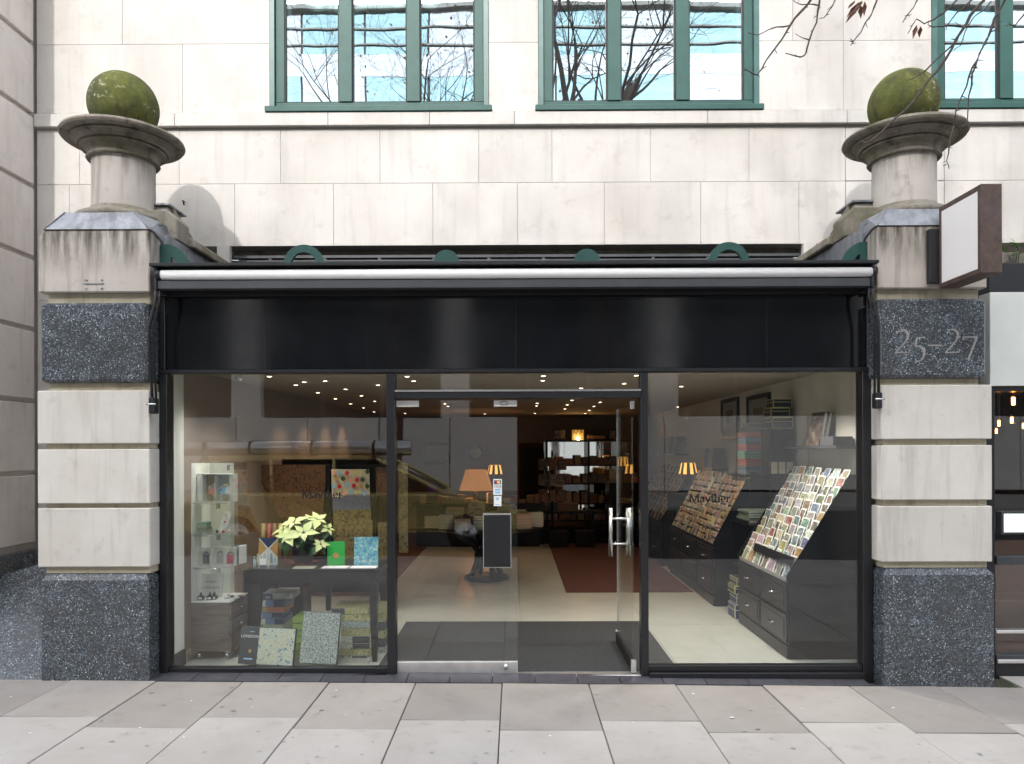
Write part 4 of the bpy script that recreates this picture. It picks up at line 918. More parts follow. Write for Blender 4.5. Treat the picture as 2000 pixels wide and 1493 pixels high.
# -------- downlights
DL = [(526, 734), (578, 751), (635, 743), (675, 759), (621, 766), (738, 751), (706, 772), (655, 778), (732, 783), (685, 788), (710, 796), (731, 804), (795, 734), (808, 743), (791, 807), (869, 788), (875, 793), (947, 808), (1061, 733), (1060, 742), (1049, 787), (1048, 792), (1045, 807), (1117, 781), (1108, 790), (1103, 798), (1172, 785), (1160, 793), (1151, 801), (1143, 807), (1219, 748), (1243, 732), (1135, 757), (1415, 794)]
mr = MB(); mr.lathe([(.022, -.010), (.031, -.006), (.034, 0), (.022, 0)], (0, 0, 0), 16); ringm = mr.mesh('trim', 'white_gloss')
ml = MB(); ml.lathe([(0, -.008), (.022, -.010), (.022, 0), (0, 0)], (0, 0, 0), 14); lampm = ml.mesh('lamp', 'lamp_warm')
DLC = {}
for i, (px, py) in enumerate(sorted(DL)):
    q = atZ(px, py, CEIL); q.y = min(q.y, YBK - .3); q.x = max(min(q.x, WR - .15), WL + .15)
    near = 'near the window' if q.y < 2.6 else 'halfway back' if q.y < 5.5 else 'deep in the shop'
    where = 'behind the left window' if px < 765 else 'over the doorway' if px < 1255 else 'behind the right window'; DLC[near + where] = DLC.get(near + where, 0) + 1
    t_ = thing('ceiling_downlight', 'glowing ceiling downlight %s %s, %s from the left' % (where, near, ORD[DLC[near + where] - 1]), 'ceiling light', (q.x, q.y, CEIL - .001), group='ceiling downlights %s %s' % (near, 'left' if px < 765 else 'centre' if px < 1255 else 'right'))
    obj('trim', ringm, t_); obj('lamp', lampm, t_)
    if i % 2 == 0:
        L = bpy.data.lights.new('downlight_spot', 'SPOT'); L.energy = (9 if q.y < 3 else 5) * (.55 if 770 < px < 1255 else 1); L.color = (1, .88, .72) if q.y < 3 else (1, .66, .40); L.spot_size = rad(110); L.spot_blend = .8; L.shadow_soft_size = .04
        lo = link(bpy.data.objects.new('downlight_beam', L)); lo.parent = t_; lo.location = (0, 0, -.03)
for i, x in enumerate((-2.35, -1.5, -.5, .5, 1.45, 2.2)):  # added row of unseen lamps to brighten the window displays
    t_ = thing('ceiling_downlight', 'added fill downlight of the front row above the shop window, %s from the left' % ORD[i], 'ceiling light', (x, .62, CEIL - .001), group='added front row of fill downlights')
    obj('trim', ringm, t_); obj('lamp', lampm, t_)
    L = bpy.data.lights.new('downlight_spot', 'SPOT'); L.energy = (14, 13, 5, 4, 20, 40)[i]; L.color = (1, .93, .84); L.spot_size = rad(125); L.spot_blend = .9; L.shadow_soft_size = .05
    lo = link(bpy.data.objects.new('downlight_beam', L)); lo.parent = t_; lo.location = (0, 0, -.03)
for i, (x, y) in enumerate(((1.9, 2.6), (1.75, 4.2), (-2.2, 1.9))):  # extra lamps added to lighten the middle rack and gift wrap
    t_ = thing('ceiling_downlight', 'added fill downlight over the %s' % ('middle card rack, nearer the window', 'middle card rack, further back', 'gift wrap behind the glass cabinet')[i], 'ceiling light', (x, y, CEIL - .001), group='added fill downlights over the displays')
    obj('trim', ringm, t_); obj('lamp', lampm, t_)
    L = bpy.data.lights.new('downlight_spot', 'SPOT'); L.energy = (16, 14, 9)[i]; L.color = (1, .80, .60); L.spot_size = rad(115); L.spot_blend = .9; L.shadow_soft_size = .05
    lo = link(bpy.data.objects.new('downlight_beam', L)); lo.parent = t_; lo.location = (0, 0, -.03)
# small security camera on the ceiling of the left window
q = atZ(469, 738, CEIL - .05); cm = thing('ceiling_camera', 'small silver spotlight camera on the ceiling behind the left window', 'camera', q)
s = MB(); s.tube([(-.03, 0, 0), (.03, -.03, -.012)], .024, 12); part('camera_body', s, 'steel', cm); s = MB(); s.tube([(0, 0, .01), (0, 0, .05)], .01, 8); part('mount', s, 'steel', cm)

# -------- generic goods
def book(label, loc, w, h, t, color, rz=0, rx=0, name='book', group=None, cover='coloured', cat='book', band=None):
    s = MB(); s.box(0, w, 0, .003, 0, h); s.box(0, w, t - .003, t, 0, h); s.box(0, .003, .003, t - .003, 0, h)
    o = part(name, s, cover, None, color=color); tag(o, label, cat, group)
    s = MB(); s.box(.003, w - .004, .0031, t - .0031, .004, h - .004); part('pages', s, 'paper_white', o)
    o.location = loc; o.rotation_euler = (rx, 0, rz); return o
def gbox(label, loc, w, d, h, color, rz=0, mat='coloured', lid=None, name='gift_box', group=None, cat='box', trim=None, labelpatch=None):
    s = MB(); s.box(0, w, 0, d, 0, h); o = part(name, s, mat, None, bevel=.0015, color=color); tag(o, label, cat, group)
    if lid: s = MB(); s.box(-.003, w + .003, -.003, d + .003, h * .62, h + .002); part('lid', s, mat, o, color=lid)
    if trim:
        s = MB(); k = .006
        for (a, b, c, e_) in ((0, w, -.0045, k), (0, w, h - k, h + .004), (0, w, h * .60, h * .60 + k), (-.001, k, 0, h), (w - k, w + .001, 0, h)): s.box(a, b, -.0045, -.003, max(c, 0), e_)
        for (a, b, c, e_) in ((0, d, 0, k), (0, d, h - k, h), (0, d, h * .60, h * .60 + k), (0, k, 0, h)): s.box(-.0045, -.003, a, b, c, e_)
        part('trim', s, trim, o)
    if labelpatch:
        a, b, c, e_, m_ = labelpatch; s = MB(); s.box(a, b, -.0012, -.0002, c, e_); part('label_patch', s, m_, o)
    o.location = loc; o.rotation_euler.z = rz; return o
COLS = [('dark green', (.03, .08, .04)), ('brown', (.15, .09, .05)), ('pale grey', (.5, .5, .48)), ('blue', (.06, .12, .30)), ('ochre', (.45, .30, .06)), ('pale', (.65, .64, .58)), ('red', (.40, .05, .05)), ('dark', (.04, .035, .035)), ('soft green', (.28, .36, .20)), ('tan', (.36, .26, .16)), ('lilac', (.32, .28, .40)), ('teal', (.08, .25, .26))]
# -------- card racks along the right wall
def cardmesh(name, w, h, bd, pic, paper='paper_white'):
    s = MB(); s.box(-w / 2, w / 2, 0, .004, 0, h, 0); s.add([(-w / 2 + bd, -.0005, bd), (w / 2 - bd, -.0005, bd), (w / 2 - bd, -.0005, h - bd), (-w / 2 + bd, -.0005, h - bd)], [(0, 1, 2, 3)], 1); return s.mesh(name, [paper, pic])
def rack(label, XF, YA, YBb, zc, XT, zt, nr, nc, cmeshes, cname, clabel, cgroup, drawers, back='black_wood', handles=True, seed=1, which='', gap_row=None):
    root = thing('card_rack', label, 'card rack', (XF, YA, 0), group='sloping card racks along the right wall'); O = (XF, YA, 0)
    def cbx(name, x0, x1, y0, y1, z0, z1, mat='black_wood', par=root, bev=.003): s = MB(O); s.box(x0, x1, y0, y1, z0, z1); return part(name, s, mat, par, bevel=bev)
    cbx('cabinet', XF + .02, WR - .01, YA, YBb, FZ, zc); cbx('plinth', XF + .005, XF + .02, YA + .01, YBb - .01, FZ, .12)
    nx, nz = drawers; dy = (YBb - YA) / nx; dzz = (zc - .13) / nz
    for i in range(nx):
        for j in range(nz):
            a, b, c, d_ = YA + i * dy + .02, YA + (i + 1) * dy - .02, .13 + j * dzz + .015, .13 + (j + 1) * dzz - .015
            dr = cbx('drawer', XF, XF + .0195, a, b, c, d_, 'panel_wood'); s = MB(O); s.box(XF - .006, XF, a + .04, b - .04, c + .035, d_ - .035); part('drawer_panel', s, 'panel_wood', dr, bevel=.004)
            m_ = (a + b) / 2; zz_ = (c + d_) / 2; s = MB(O); s.tube([(XF - .006, m_ - .045, zz_), (XF - .028, m_ - .035, zz_ - .004), (XF - .03, m_ + .035, zz_ - .004), (XF - .006, m_ + .045, zz_)], .0055, 6); part('handle', s, 'steel', dr)
    sl_ = [(XF, zc + .001), (XF, zc + .05), (XT, zt), (WR - .01, zt), (WR - .01, zc + .001)]
    for y in (YA + .001, YBb - .016):
        s = MB(O); s.prism([(p[0], p[1]) for p in sl_], 'y', y, y + .015); part('side_panel', s, 'black_wood', root, bevel=.001)
    dx, dz = (XT - XF) / nr, (zt - zc - .03) / nr; ca = YA + .017; cbb = YBb - .017
    for j in range(nr):
        x, z = XF + .012 + dx * j, zc + .003 + dz * j
        s = MB(O); s.box(x, x + .03 + dx, ca, cbb, z - .01, z + .002); s.box(x, x + .004, ca, cbb, z + .002, z + .022); part('tier', s, back, root)
    s = MB(O); s.add([(XF + .03, ca, zc + .002), (XF + .03, cbb, zc + .002), (XT + .03, cbb, zt), (XT + .03, ca, zt), (XF + .045, ca, zc + .002), (XF + .045, cbb, zc + .002), (XT + .045, cbb, zt), (XT + .045, ca, zt)], [(0, 1, 2, 3), (4, 7, 6, 5), (0, 4, 5, 1), (2, 6, 7, 3), (0, 3, 7, 4), (1, 5, 6, 2)]); part('back_board', s, back, root)
    rr = random.Random(seed); pitch = (cbb - ca) / nc
    for j in range(nr):
        for i in range(nc):
            if gap_row is not None and j == gap_row and 1 <= i < nc: 
                continue
            cn, cc = rr.choice(COLS); me = rr.choice(cmeshes)
            o = link(bpy.data.objects.new(cname, me)); o.color = c4([min(1, v * rr.uniform(.7, 1.3)) for v in cc])
            x, z = XF + .020 + dx * j, zc + .006 + dz * j
            o.location = (x, ca + pitch * (i + .5) + rr.uniform(-.008, .008), z); o.rotation_euler = (rad(-20 + rr.uniform(-4, 4)), rr.uniform(-.03, .03), rad(-90 + rr.uniform(-5, 5)))
            side = 'near end' if i < nc / 2 else 'far end'; k = i if i < nc / 2 else nc - 1 - i
            tag(o, clabel % (ORD[k] + ' from the ' + side, ORD[j]), 'card', cgroup)
    return root
cm1 = [cardmesh('picture_card', .130, .150, .009, 'card_picture'), cardmesh('picture_card', .150, .135, .011, 'card_picture'), cardmesh('picture_card', .122, .148, .014, 'card_picture')]
n1 = atZ(1541, 1289, FZ); f1 = atZ(1455, 1215, FZ); print('rack1', n1, f1)
XF1, YA1, YB1 = 2.27, n1.y, f1.y
rack('black drawer cabinet with a bright white sloping card rack nearest the window', XF1, YA1, YB1, .66, 2.80, 1.56, 12, 7, cm1, 'picture_card', 'picture card, %s, %s row up on the bright rack', 'picture cards on the bright rack', (2, 2), back='paper_grey', seed=4)
s = MB(); s.box(-.0, .004, 0, 1.0, 0, .075); p_ = XF1 + .012 + .044 * 1.0
o = single('rack_sign', s, 'black_soft', 'blank black strip across the lower tiers of the bright card rack', 'sign', (XF1 + .048, YA1 + .03, .66 + .075 + .055)); o.rotation_euler.y = rad(20)
cm2 = [cardmesh('kraft_card', .125, .15, .004, 'kraft_card', 'paper_cream'), cardmesh('kraft_card', .14, .145, .006, 'kraft_card', 'paper_cream')]
n2 = atZ(1412, 1185, FZ); f2 = atZ(1315, 1118, FZ); print('rack2', n2, f2)
rack('black drawer cabinet with a sloping rack of brown cards in the middle', 2.22, n2.y, f2.y, .68, 2.60, 1.44, 10, 13, cm2, 'kraft_card', 'brown kraft card, %s, %s row up on the middle rack', 'brown cards on the middle rack', (3, 2), seed=7)
cm3 = [cardmesh('glitter_card', .13, .15, .004, 'glitter_card')]
rack('dark card rack with glittering cards furthest from the window', 2.20, f2.y + .55, f2.y + 3.1, .66, 2.68, 1.5, 8, 9, cm3, 'glitter_card', 'glittery card, %s, %s row up on the furthest rack', 'glittery cards on the furthest rack', (3, 2), seed=9)
# unit between racks
yg0, yg1 = YB1 + .03, n2.y - .04
un = thing('display_unit', 'tall narrow black unit between the bright and middle card racks', 'shelf unit', (2.5, yg0, 0)); UO = (2.5, yg0, 0)
for nm, x0, x1, z0, z1 in (('top', 2.62, WR - .01, 1.49, 1.52), ('back_panel', WR - .03, WR - .01, FZ, 1.489), ('shelf', 2.40, WR - .031, .98, 1.0), ('shelf', 2.40, WR - .031, .5, .52)):
    s = MB(UO); s.box(x0, x1, yg0, yg1, z0, z1); part(nm, s, 'black_wood', un, bevel=.002)
s = MB(UO); s.box(2.62, WR - .031, yg1 - .02, yg1 - .001, FZ, 1.489); s.box(2.40, 2.62, yg1 - .02, yg1 - .001, FZ, .979); part('side_panel', s, 'black_wood', un); s = MB(UO); s.box(2.62, WR - .031, yg0 + .001, yg0 + .02, FZ, 1.489); part('side_panel', s, 'black_wood', un)
rr = random.Random(2)
for k in range(5): gbox('silver edged album, %s from the bottom of the stack beside the bright rack' % ORD[k], (2.42 + rr.uniform(0, .02), yg0 + .12 + rr.uniform(0, .03), 1.0 + k * .026 + .001), .46, .34, .024, (.10, .09, .05) if k < 1 else (.16, .22, .17), rz=rr.uniform(-.05, .05), name='album', cat='album', group='silver edged albums', labelpatch=(.01, .45, .005, .019, 'silver_edge'))
STK = [((.10, .20, .34), (.05, .16, .30), 'blue', .40, .10), ((.42, .10, .05), (.46, .07, .06), 'red', .38, .10), ((.08, .30, .24), (.12, .40, .32), 'green', .36, .10), ((.40, .07, .20), (.62, .22, .20), 'magenta', .34, .09), ((.20, .36, .55), (.25, .42, .62), 'light blue', .33, .085), ((.60, .22, .16), (.62, .30, .30), 'orange', .31, .075)]
z = 1.491; YS = n2.y + .06
s = MB(); s.box(2.56, WR - .012, n2.y, n2.y + .6, 1.462, 1.49); single('rack_top_shelf', s, 'black_wood', 'black shelf board over the middle rack carrying the colourful boxes', 'shelf board')
qx = 2.59
for k, (c1, c2, nm, w, h) in enumerate(STK):
    gbox('%s dotted storage box, %s from the bottom of the colourful stack' % (nm, ORD[k]), (qx + rr.uniform(-.01, .02) + .02 * (k > 2), YS, z), w * .74, .28, h * .84, c1, mat='coloured_dots', lid=c2, name='storage_box', group='colourful dotted storage boxes'); z += h * .84 + .003
gbox('large pale grey box on the top of the colourful stack', (qx + .03, YS, z), .26, .28, .055, (.34, .34, .36), name='storage_box'); gbox('small pale grey box on the large grey box', (qx + .05, YS + .02, z + .058), .20, .2, .045, (.4, .4, .42), name='storage_box')
tw = single('box_plinth', MB().box(0, WR - .032 - 2.63, 0, .3, 0, .46), 'black_wood', 'tall black column carrying three navy boxes', 'column', (2.63, yg0 + .02, 1.521)); z = 1.985
qx2 = 2.65
for k, (dx_, w) in enumerate(((.0, .21), (-.015, .19), (.01, .19))):
    gbox('navy box with yellow edges, %s of three on the black column' % ('bottom', 'middle', 'top')[k], (qx2 + dx_, yg0 + .03, z), w, .2, (.115, .095, .09)[k], (.02, .022, .035), name='navy_box', trim='yellow_trim', group='navy boxes with yellow edges'); z += (.115, .095, .09)[k] + .003
for k in range(6):
    px = 1503 + 13 * (k % 3) * 1.1; q = Vector((2.63 + .08 * (k % 3), 0, 0)); gbox('tiny cream gift box, %s of the %s row beside the blue dotted box' % (ORD[k % 3], 'lower' if k < 3 else 'upper'), (q.x, yg0 + .01, 1.521 + .062 * (k // 3)), .065, .09, .06, (.40, .37, .28), name='tiny_box', group='tiny cream boxes')
z = FZ + .001
for k in range(4):
    gbox('navy box with cream edges, %s up in the floor stack beside the bright rack' % ORD[k], (2.27 + .02 * (k % 2), YB1 + .1, z), .22, .24, (.15, .11, .08, .08)[k], (.03, .05, .13) if k < 2 else (.02, .02, .02), name='navy_box', trim='yellow_trim' if k > 1 else 'paper_cream', group='navy boxes on the floor'); z += (.15, .11, .08, .08)[k] + .002
# wall shelf with books
qs = atX(1668, 871, WR); zs_ = 1.775
sh = thing('wall_shelf', 'grey wall shelf on the right wall with tall leaning books', 'shelf', (WR, .45, zs_)); s = MB((WR, .45, zs_)); s.box(WR - .2, WR - .001, .42, 1.62, zs_, zs_ + .028); part('board', s, 'awning_grey', sh, bevel=.002)
o = book('tall patterned gold and brown book leaning on the wall shelf', (WR - .18, .92, zs_ + .03), .20, .31, .035, (.3, .2, .1), rz=rad(-80), cover='art_print'); o.rotation_euler = (rad(0), rad(-12), rad(-82))
o.rotation_euler = (rad(-12), 0, rad(-80)); o.location = (WR - .20, 1.05, zs_ + .03)
o = book('grey spined tall book leaning behind the gold patterned book', (WR - .19, .93, zs_ + .03), .18, .31, .03, (.10, .10, .105)); o.rotation_euler = (rad(-12), 0, rad(-80)); o.location = (WR - .155, 1.02, zs_ + .03)
gbox('flat dark grey box lying at the near end of the wall shelf', (WR - .19, .50, zs_ + .03), .17, .26, .075, (.07, .07, .075), name='flat_box')
# pictures on the right wall
for a, b, t0, t1, lb in ((1408, 1440, 775, 858, 'tall framed picture on the right wall, the further of two'), (1458, 1501, 766, 840, 'dark framed picture on the right wall above the colourful boxes')):
    y1_, y0_ = atX(a, 800, WR - .03).y, atX(b, 800, WR - .03).y; zz1 = atX(b, t0, WR - .03).z; zz0 = atX(b, t1, WR - .03).z
    f = thing('wall_picture', lb, 'picture', (WR - .02, (y0_ + y1_) / 2, zz0), group='pictures on the right wall'); FO_ = tuple(f.location)
    s = MB(FO_); w = .05
    for (c, d_, e_, g_) in ((y0_, y1_, zz0, zz0 + w), (y0_, y1_, zz1 - w, zz1), (y0_, y0_ + w, zz0 + w, zz1 - w), (y1_ - w, y1_, zz0 + w, zz1 - w)): s.box(WR - .035, WR - .002, c, d_, e_, g_)
    part('frame', s, 'black_wood', f); s = MB(FO_); s.box(WR - .02, WR - .002, y0_ + w + .001, y1_ - w - .001, zz0 + w + .001, zz1 - w - .001); part('print', s, 'paper_grey', f)
    s = MB(FO_); s.box(WR - .023, WR - .0205, y0_ + .3 * (y1_ - y0_), y0_ + .7 * (y1_ - y0_), zz0 + .2, zz1 - .16); part('image', s, 'art_print', f)
# striped lamps and orange lamp
def shade(mb, c, r0_, r1_, h, n=32, mi=0): mb.lathe([(r0_, 0), (r1_, h), (r1_ - .004, h), (r0_ - .004, .0)], c, n, mi)
def striped_lamp(loc, r0_, r1_, h, label, foot):
    t_ = thing('striped_lamp', label, 'lamp', loc, group='lit lamps with black and gold striped shades'); s = MB(); s.tube([(0, 0, 0), (0, 0, foot)], .012, 8); s.lathe([(0, 0), (.07, 0), (.07, .012), (0, .03)], (0, 0, 0), 16); part('stand', s, 'black_wood', t_)
    n = 16; vs = []; s = MB()
    for j in range(n):
        a0, a1 = 2 * math.pi * j / n, 2 * math.pi * (j + 1) / n
        s.add([(r0_ * math.cos(a0), r0_ * math.sin(a0), foot), (r0_ * math.cos(a1), r0_ * math.sin(a1), foot), (r1_ * math.cos(a1), r1_ * math.sin(a1), foot + h), (r1_ * math.cos(a0), r1_ * math.sin(a0), foot + h)], [(0, 1, 2, 3)], j % 2)
    part('lamp_shade', s, ['shade_gold', 'black_wood'], t_)
q = atY(1344, 926, 4.9); striped_lamp((q.x, 4.9, q.z - .28), .135, .10, .16, 'lit striped table lamp behind the middle card rack', .28)
s = MB(); s.box(-.25, .35, -.2, .25, 0, q.z - .285 - FZ); single('lamp_stand', s, 'black_wood', 'black stand under the striped lamp on the right', 'stand', (q.x, 4.9, FZ))
q = atY(967, 926, 8.2); striped_lamp((q.x, 8.2, q.z - .35), .15, .11, .17, 'lit striped table lamp behind the big orange lamp', .35)
q = atY(1217, 905, 8.0); striped_lamp((q.x, 8.0, q.z - .3 - .05), .10, .08, .17, 'narrow striped lamp seen behind the open door leaf', .3)
s = MB(); s.box(-.3, .3, -.3, .3, 0, q.z - .355 - FZ); single('side_table', s, 'black_wood', 'dark side table seen behind the open door leaf', 'table', (q.x, 8.0, FZ))
rr = random.Random(21)
for k in range(8): gbox('small boxed gift on the side table, %s of the cluster by the door leaf' % ORD[k], (q.x - .28 + .13 * (k % 4), 7.72 + .1 * (k // 4), q.z - .352 + .10 * (k // 4) * 0), .11, .08, rr.uniform(.06, .22), rr.choice([(.45, .12, .05), (.5, .3, .08), (.4, .08, .08), (.3, .25, .2)]), name='boxed_gift', group='gifts on the side table', rz=rr.uniform(-.3, .3))
# wooden shelf leaning books behind right lamp
q = atX(1375, 918, WR - .2); s = MB(); s.box(-.22, 0, -.5, .5, 0, .03); single('small_shelf', s, 'black_wood', 'small black wall shelf above the middle rack near the striped lamp', 'shelf', (WR, q.y, q.z))
for k in range(4): book('dark book leaning on the small black wall shelf, %s from the window' % ORD[k], (WR - .2, q.y - .4 + .22 * k, q.z + .031), .18, .28, .03, rr.choice([(.03, .03, .03), (.25, .2, .12), (.08, .1, .14)]), rz=rad(-50), rx=rad(-8), group='books on the small wall shelf')
q = atX(1300, 890, WR - .2); s = MB(); s.box(-.24, 0, -.9, .9, 0, .03); single('small_shelf', s, 'black_wood', 'longer black wall shelf above the furthest card rack', 'shelf', (WR, q.y, q.z))
for k in range(6): book('book leaning on the longer black wall shelf, %s from the window' % ORD[k], (WR - .2, q.y - .8 + .27 * k, q.z + .031), .18, .3, .03, rr.choice([(.35, .35, .35), (.3, .22, .14), (.1, .12, .16)]), rz=rad(-55), rx=rad(-8), group='books on the longer wall shelf')
# -------- LEFT WINDOW: glass display cabinet
c0 = atZ(357, 1290, FZ); CX0, CX1, CY0 = c0.x, atY(452, 1280, c0.y).x, c0.y; CY1 = CY0 + .38
CX0 = max(CX0, WL + .17)
zcb, zct, zgt = .085, atY(400, 1175, CY0).z, atY(400, 905, CY0).z
dc = thing('display_cabinet', 'glass display cabinet on a grey oak base with castors in the left window', 'cabinet', (CX0, CY0, FZ)); DCO = (CX0, CY0, FZ)
def db(name, x0, x1, y0, y1, z0, z1, mat, bev=.0015, par=dc): s = MB(DCO); s.box(x0, x1, y0, y1, z0, z1); return part(name, s, mat, par, bevel=bev)
db('base', CX0, CX1 - .0185, CY0, CY1, zcb, zct - .012, 'grey_oak', .003); db('top_board', CX0, CX1, CY0, CY1, zct - .011, zct, 'white_gloss')
h_ = (zct - zcb - .02) / 3
for k in range(3):
    d_ = db('drawer', CX1 - .018, CX1, CY0 + .003, CY1 - .003, zcb + h_ * k + .004, zcb + h_ * (k + 1) - .004, 'grey_oak'); s = MB(DCO); s.tube([(CX1, CY0 + .19, zcb + h_ * (k + .5)), (CX1 + .022, CY0 + .19, zcb + h_ * (k + .5))], .009, 10); part('knob', s, 'steel', d_)
for x in (CX0 + .05, CX1 - .05):
    for y in (CY0 + .05, CY1 - .05):
        s = MB(DCO); s.tube([(x - .014, y, FZ + .028), (x + .014, y, FZ + .028)], .027, 14); s.box(x - .02, x + .02, y - .015, y + .02, FZ + .05, zcb - .001); part('castor', s, 'steel', dc)
db('back_panel', CX0, CX0 + .006, CY0 + .004, CY1, zct + .001, zgt, 'wall_white'); db('back_panel', CX0 + .007, CX0 + .22, CY1 - .006, CY1, zct + .001, zgt, 'wall_white')
db('side_glass', CX1 - .006, CX1, CY0, CY1, zct + .001, zgt, 'clear_glass', 0); db('top_glass', CX0, CX1, CY0, CY1, zgt + .001, zgt + .007, 'clear_glass', 0); db('front_glass', CX0 + .007, CX1 - .007, CY0, CY0 + .005, zct + .001, zgt, 'clear_glass', 0)
shz = [atY(400, p, CY0 + .02).z for p in (1110, 1045, 984)]
for z in shz:
    db('glass_shelf', CX0 + .008, CX1 - .03, CY0 + .012, CY1 - .01, z, z + .007, 'clear_glass', 0); db('shelf_edge', CX0 + .008, CX1 - .03, CY0 + .0115, CY0 + .0125, z, z + .007, 'leaf_bright' if 0 else 'steel', 0)
    s = MB(DCO); s.tube([(CX0 + .01, CY0 + .05, z - .012), (CX0 + .2, CY0 + .05, z - .012)], .005, 6); s.box(CX0 + .2, CX0 + .225, CY0 + .03, CY0 + .06, z - .045, z - .003); part('shelf_bracket', s, 'steel', dc)
for z in (zct + .02, zgt - .06): db('hinge', CX1 - .03, CX1 - .0065, CY0 - .006, CY0 - .001, z, z + .045, 'steel')
# contents
def at_shelf(px, z, Y): return Vector((atY(px, 1000, Y).x, Y, z))
z3, z2, z1_ = shz[2] + .008, shz[1] + .008, shz[0] + .008
bxY = CY0 + .10
fx0, fx1 = atY(385, 950, bxY).x, atY(478, 950, bxY).x; fx1 = min(fx1, CX1 - .02)
fb = thing('doll_box', 'open fronted box with two soft fairy dolls on the top glass shelf', 'toy box', (fx0, bxY, z3)); FBO = (fx0, bxY, z3); H_ = atY(430, 926, bxY).z - z3
s = MB(FBO); s.box(fx0, fx1, bxY + .1, bxY + .104, z3, z3 + H_); s.box(fx0, fx0 + .045, bxY, bxY + .1, z3, z3 + H_); s.box(fx1 - .03, fx1, bxY, bxY + .1, z3, z3 + H_); s.box(fx0 + .045, fx1 - .03, bxY, bxY + .1, z3, z3 + .004); s.box(fx0 + .045, fx1 - .03, bxY, bxY + .1, z3 + H_ - .004, z3 + H_); part('box_shell', s, 'paper_white', fb)
xm = fx0 + .045 + (fx1 - fx0 - .075) * .42
s = MB(FBO); s.box(fx0 + .046, xm, bxY + .096, bxY + .0995, z3 + .004, z3 + H_ - .005); part('pink_backing', s, 'paper_cream', fb)
s = MB(FBO); s.box(xm + .002, xm + .006, bxY + .01, bxY + .095, z3 + .004, z3 + H_ - .005); part('divider', s, 'paper_white', fb)
def doll(x, mat, label, skirt, tilt):
    t_ = thing('fairy_doll', label, 'doll', (x, bxY + .05, z3 + .005), group='soft fairy dolls in the box'); s = MB(); s.lathe([(.0, .055), (.040, .06), (.034, .075), (.018, .10), (.012, .12), (0, .122)], (0, 0, 0), 14); part('dress', s, mat, t_, )
    s = MB(); s.lathe([(0, .122), (.012, .125), (.015, .138), (.010, .152), (0, .155)], (0, 0, 0), 12); part('head', s, 'paper_cream', t_)
    s = MB()
    for dx_ in (-.012, .012): s.tube([(dx_, 0, .06), (dx_ * 1.2, -.004, .03), (dx_ * 1.3, -.008, .006)], [.006, .005, .007], 6)
    part('legs', s, 'paper_white', t_); s = MB(); s.tube([(-.012, 0, .105), (-.045, -.01, .085)], .005, 6); s.tube([(.012, 0, .105), (.045, -.01, .085)], .005, 6); part('arms', s, mat, t_)
    s = MB()
    for sg_ in (-1, 1): s.add([(0, .008, .1), (sg_ * .045, .012, .13), (sg_ * .05, .012, .085)], [(0, 1, 2)])
    part('wings', s, skirt, t_); s = MB(); s.lathe([(0, .156), (.012, .150), (.016, .136), (.012, .128)], (0, .003, 0), 10); part('hair', s, 'stem', t_); t_.rotation_euler.y = tilt
w3 = fx1 - fx0
doll(fx0 + .045 + .055, 'pink_cloth', 'fairy doll in a pink dress in the left half of the doll box', 'paper_white', .15); doll(xm + .05, 'blue_cloth', 'fairy doll in a pale blue dress in the middle of the doll box', 'paper_white', .2); doll(xm + .115, 'paper_white', 'fairy doll in a white dress at the right of the doll box', 'paper_grey', -.1)
q = at_shelf(426, z2, CY0 + .12)
s = MB(); s.box(-.03, .03, 0, .006, 0, .185); o = single('gift_card', s, 'paper_white', 'narrow white hang card with red ribbon leaning on the middle glass shelf', 'card', (q.x + .015, CY0 + .15, z2)); o.rotation_euler = (rad(-14), rad(14), 0)
s = MB(); s.box(-.006, .006, -.002, -.0005, .08, .10); s.tube([(0, -.003, .17), (-.01, -.003, .15), (.01, -.003, .135)], .003, 5); part('red_mark', s, 'red_paint', o)
for k, (w, c) in enumerate(((.105, (.30, .36, .34)), (.095, (.12, .20, .19)), (.085, (.25, .33, .31)), (.082, (.08, .34, .30)))):
    gbox('small teal grey notebook, %s from the bottom of the stack in the cabinet' % ORD[k], (atY(382, 1030, CY0 + .1).x + k * .004, CY0 + .10, z2 + k * .022 + .0005), w, .1, .021, c, name='notebook', cat='notebook', group='small teal notebooks')
for k, (px, m_, nm) in enumerate(((424, 'leaf_green', 'green'), (436, 'red_paint', 'red'), (447, 'gold', 'golden'))):
    s = MB(); r = .013; s.lathe([(0, -r), (r * .7, -r * .7), (r, 0), (r * .7, r * .7), (.003, r), (.003, r + .006), (0, r + .006)], (0, 0, r), 14); single('bauble', s, m_, 'tiny %s bauble on the middle glass shelf' % nm, 'bauble', at_shelf(px, z2, CY0 + .07))
for k, (px, c, nm) in enumerate(((391, (.07, .07, .085), 'dark grey'), (418, (.28, .30, .29), 'pale grey'), (438, (.42, .03, .08), 'crimson'))):
    q = at_shelf(px, z1_, CY0 + .08 + .03 * (k == 1)); o = gbox('white gift pack with a %s luggage tag on the lower glass shelf' % nm, q, .100, .02, .160, (.62, .60, .54), name='gift_pack', group='luggage tag gift packs')
    s = MB(); s.box(.022, .078, -.006, -.001, .02, .095); part('luggage_tag', s, 'coloured', o, color=c); s = MB(); s.tube([(.03, -.004, .10), (.05, -.006, .125), (.075, -.004, .105)], .004, 5); part('strap', s, 'bark', o)
for k in range(3):
    q = at_shelf(452 + 6 * k, z1_, CY0 + .14); book('slim pale book leaning at the right of the lower glass shelf, %s from the left' % ORD[k], q, .012, .16, .12, (.45, .50, .52) if k else (.08, .14, .3), rz=rad(-12), rx=0, name='slim_book', group='slim books in the cabinet')
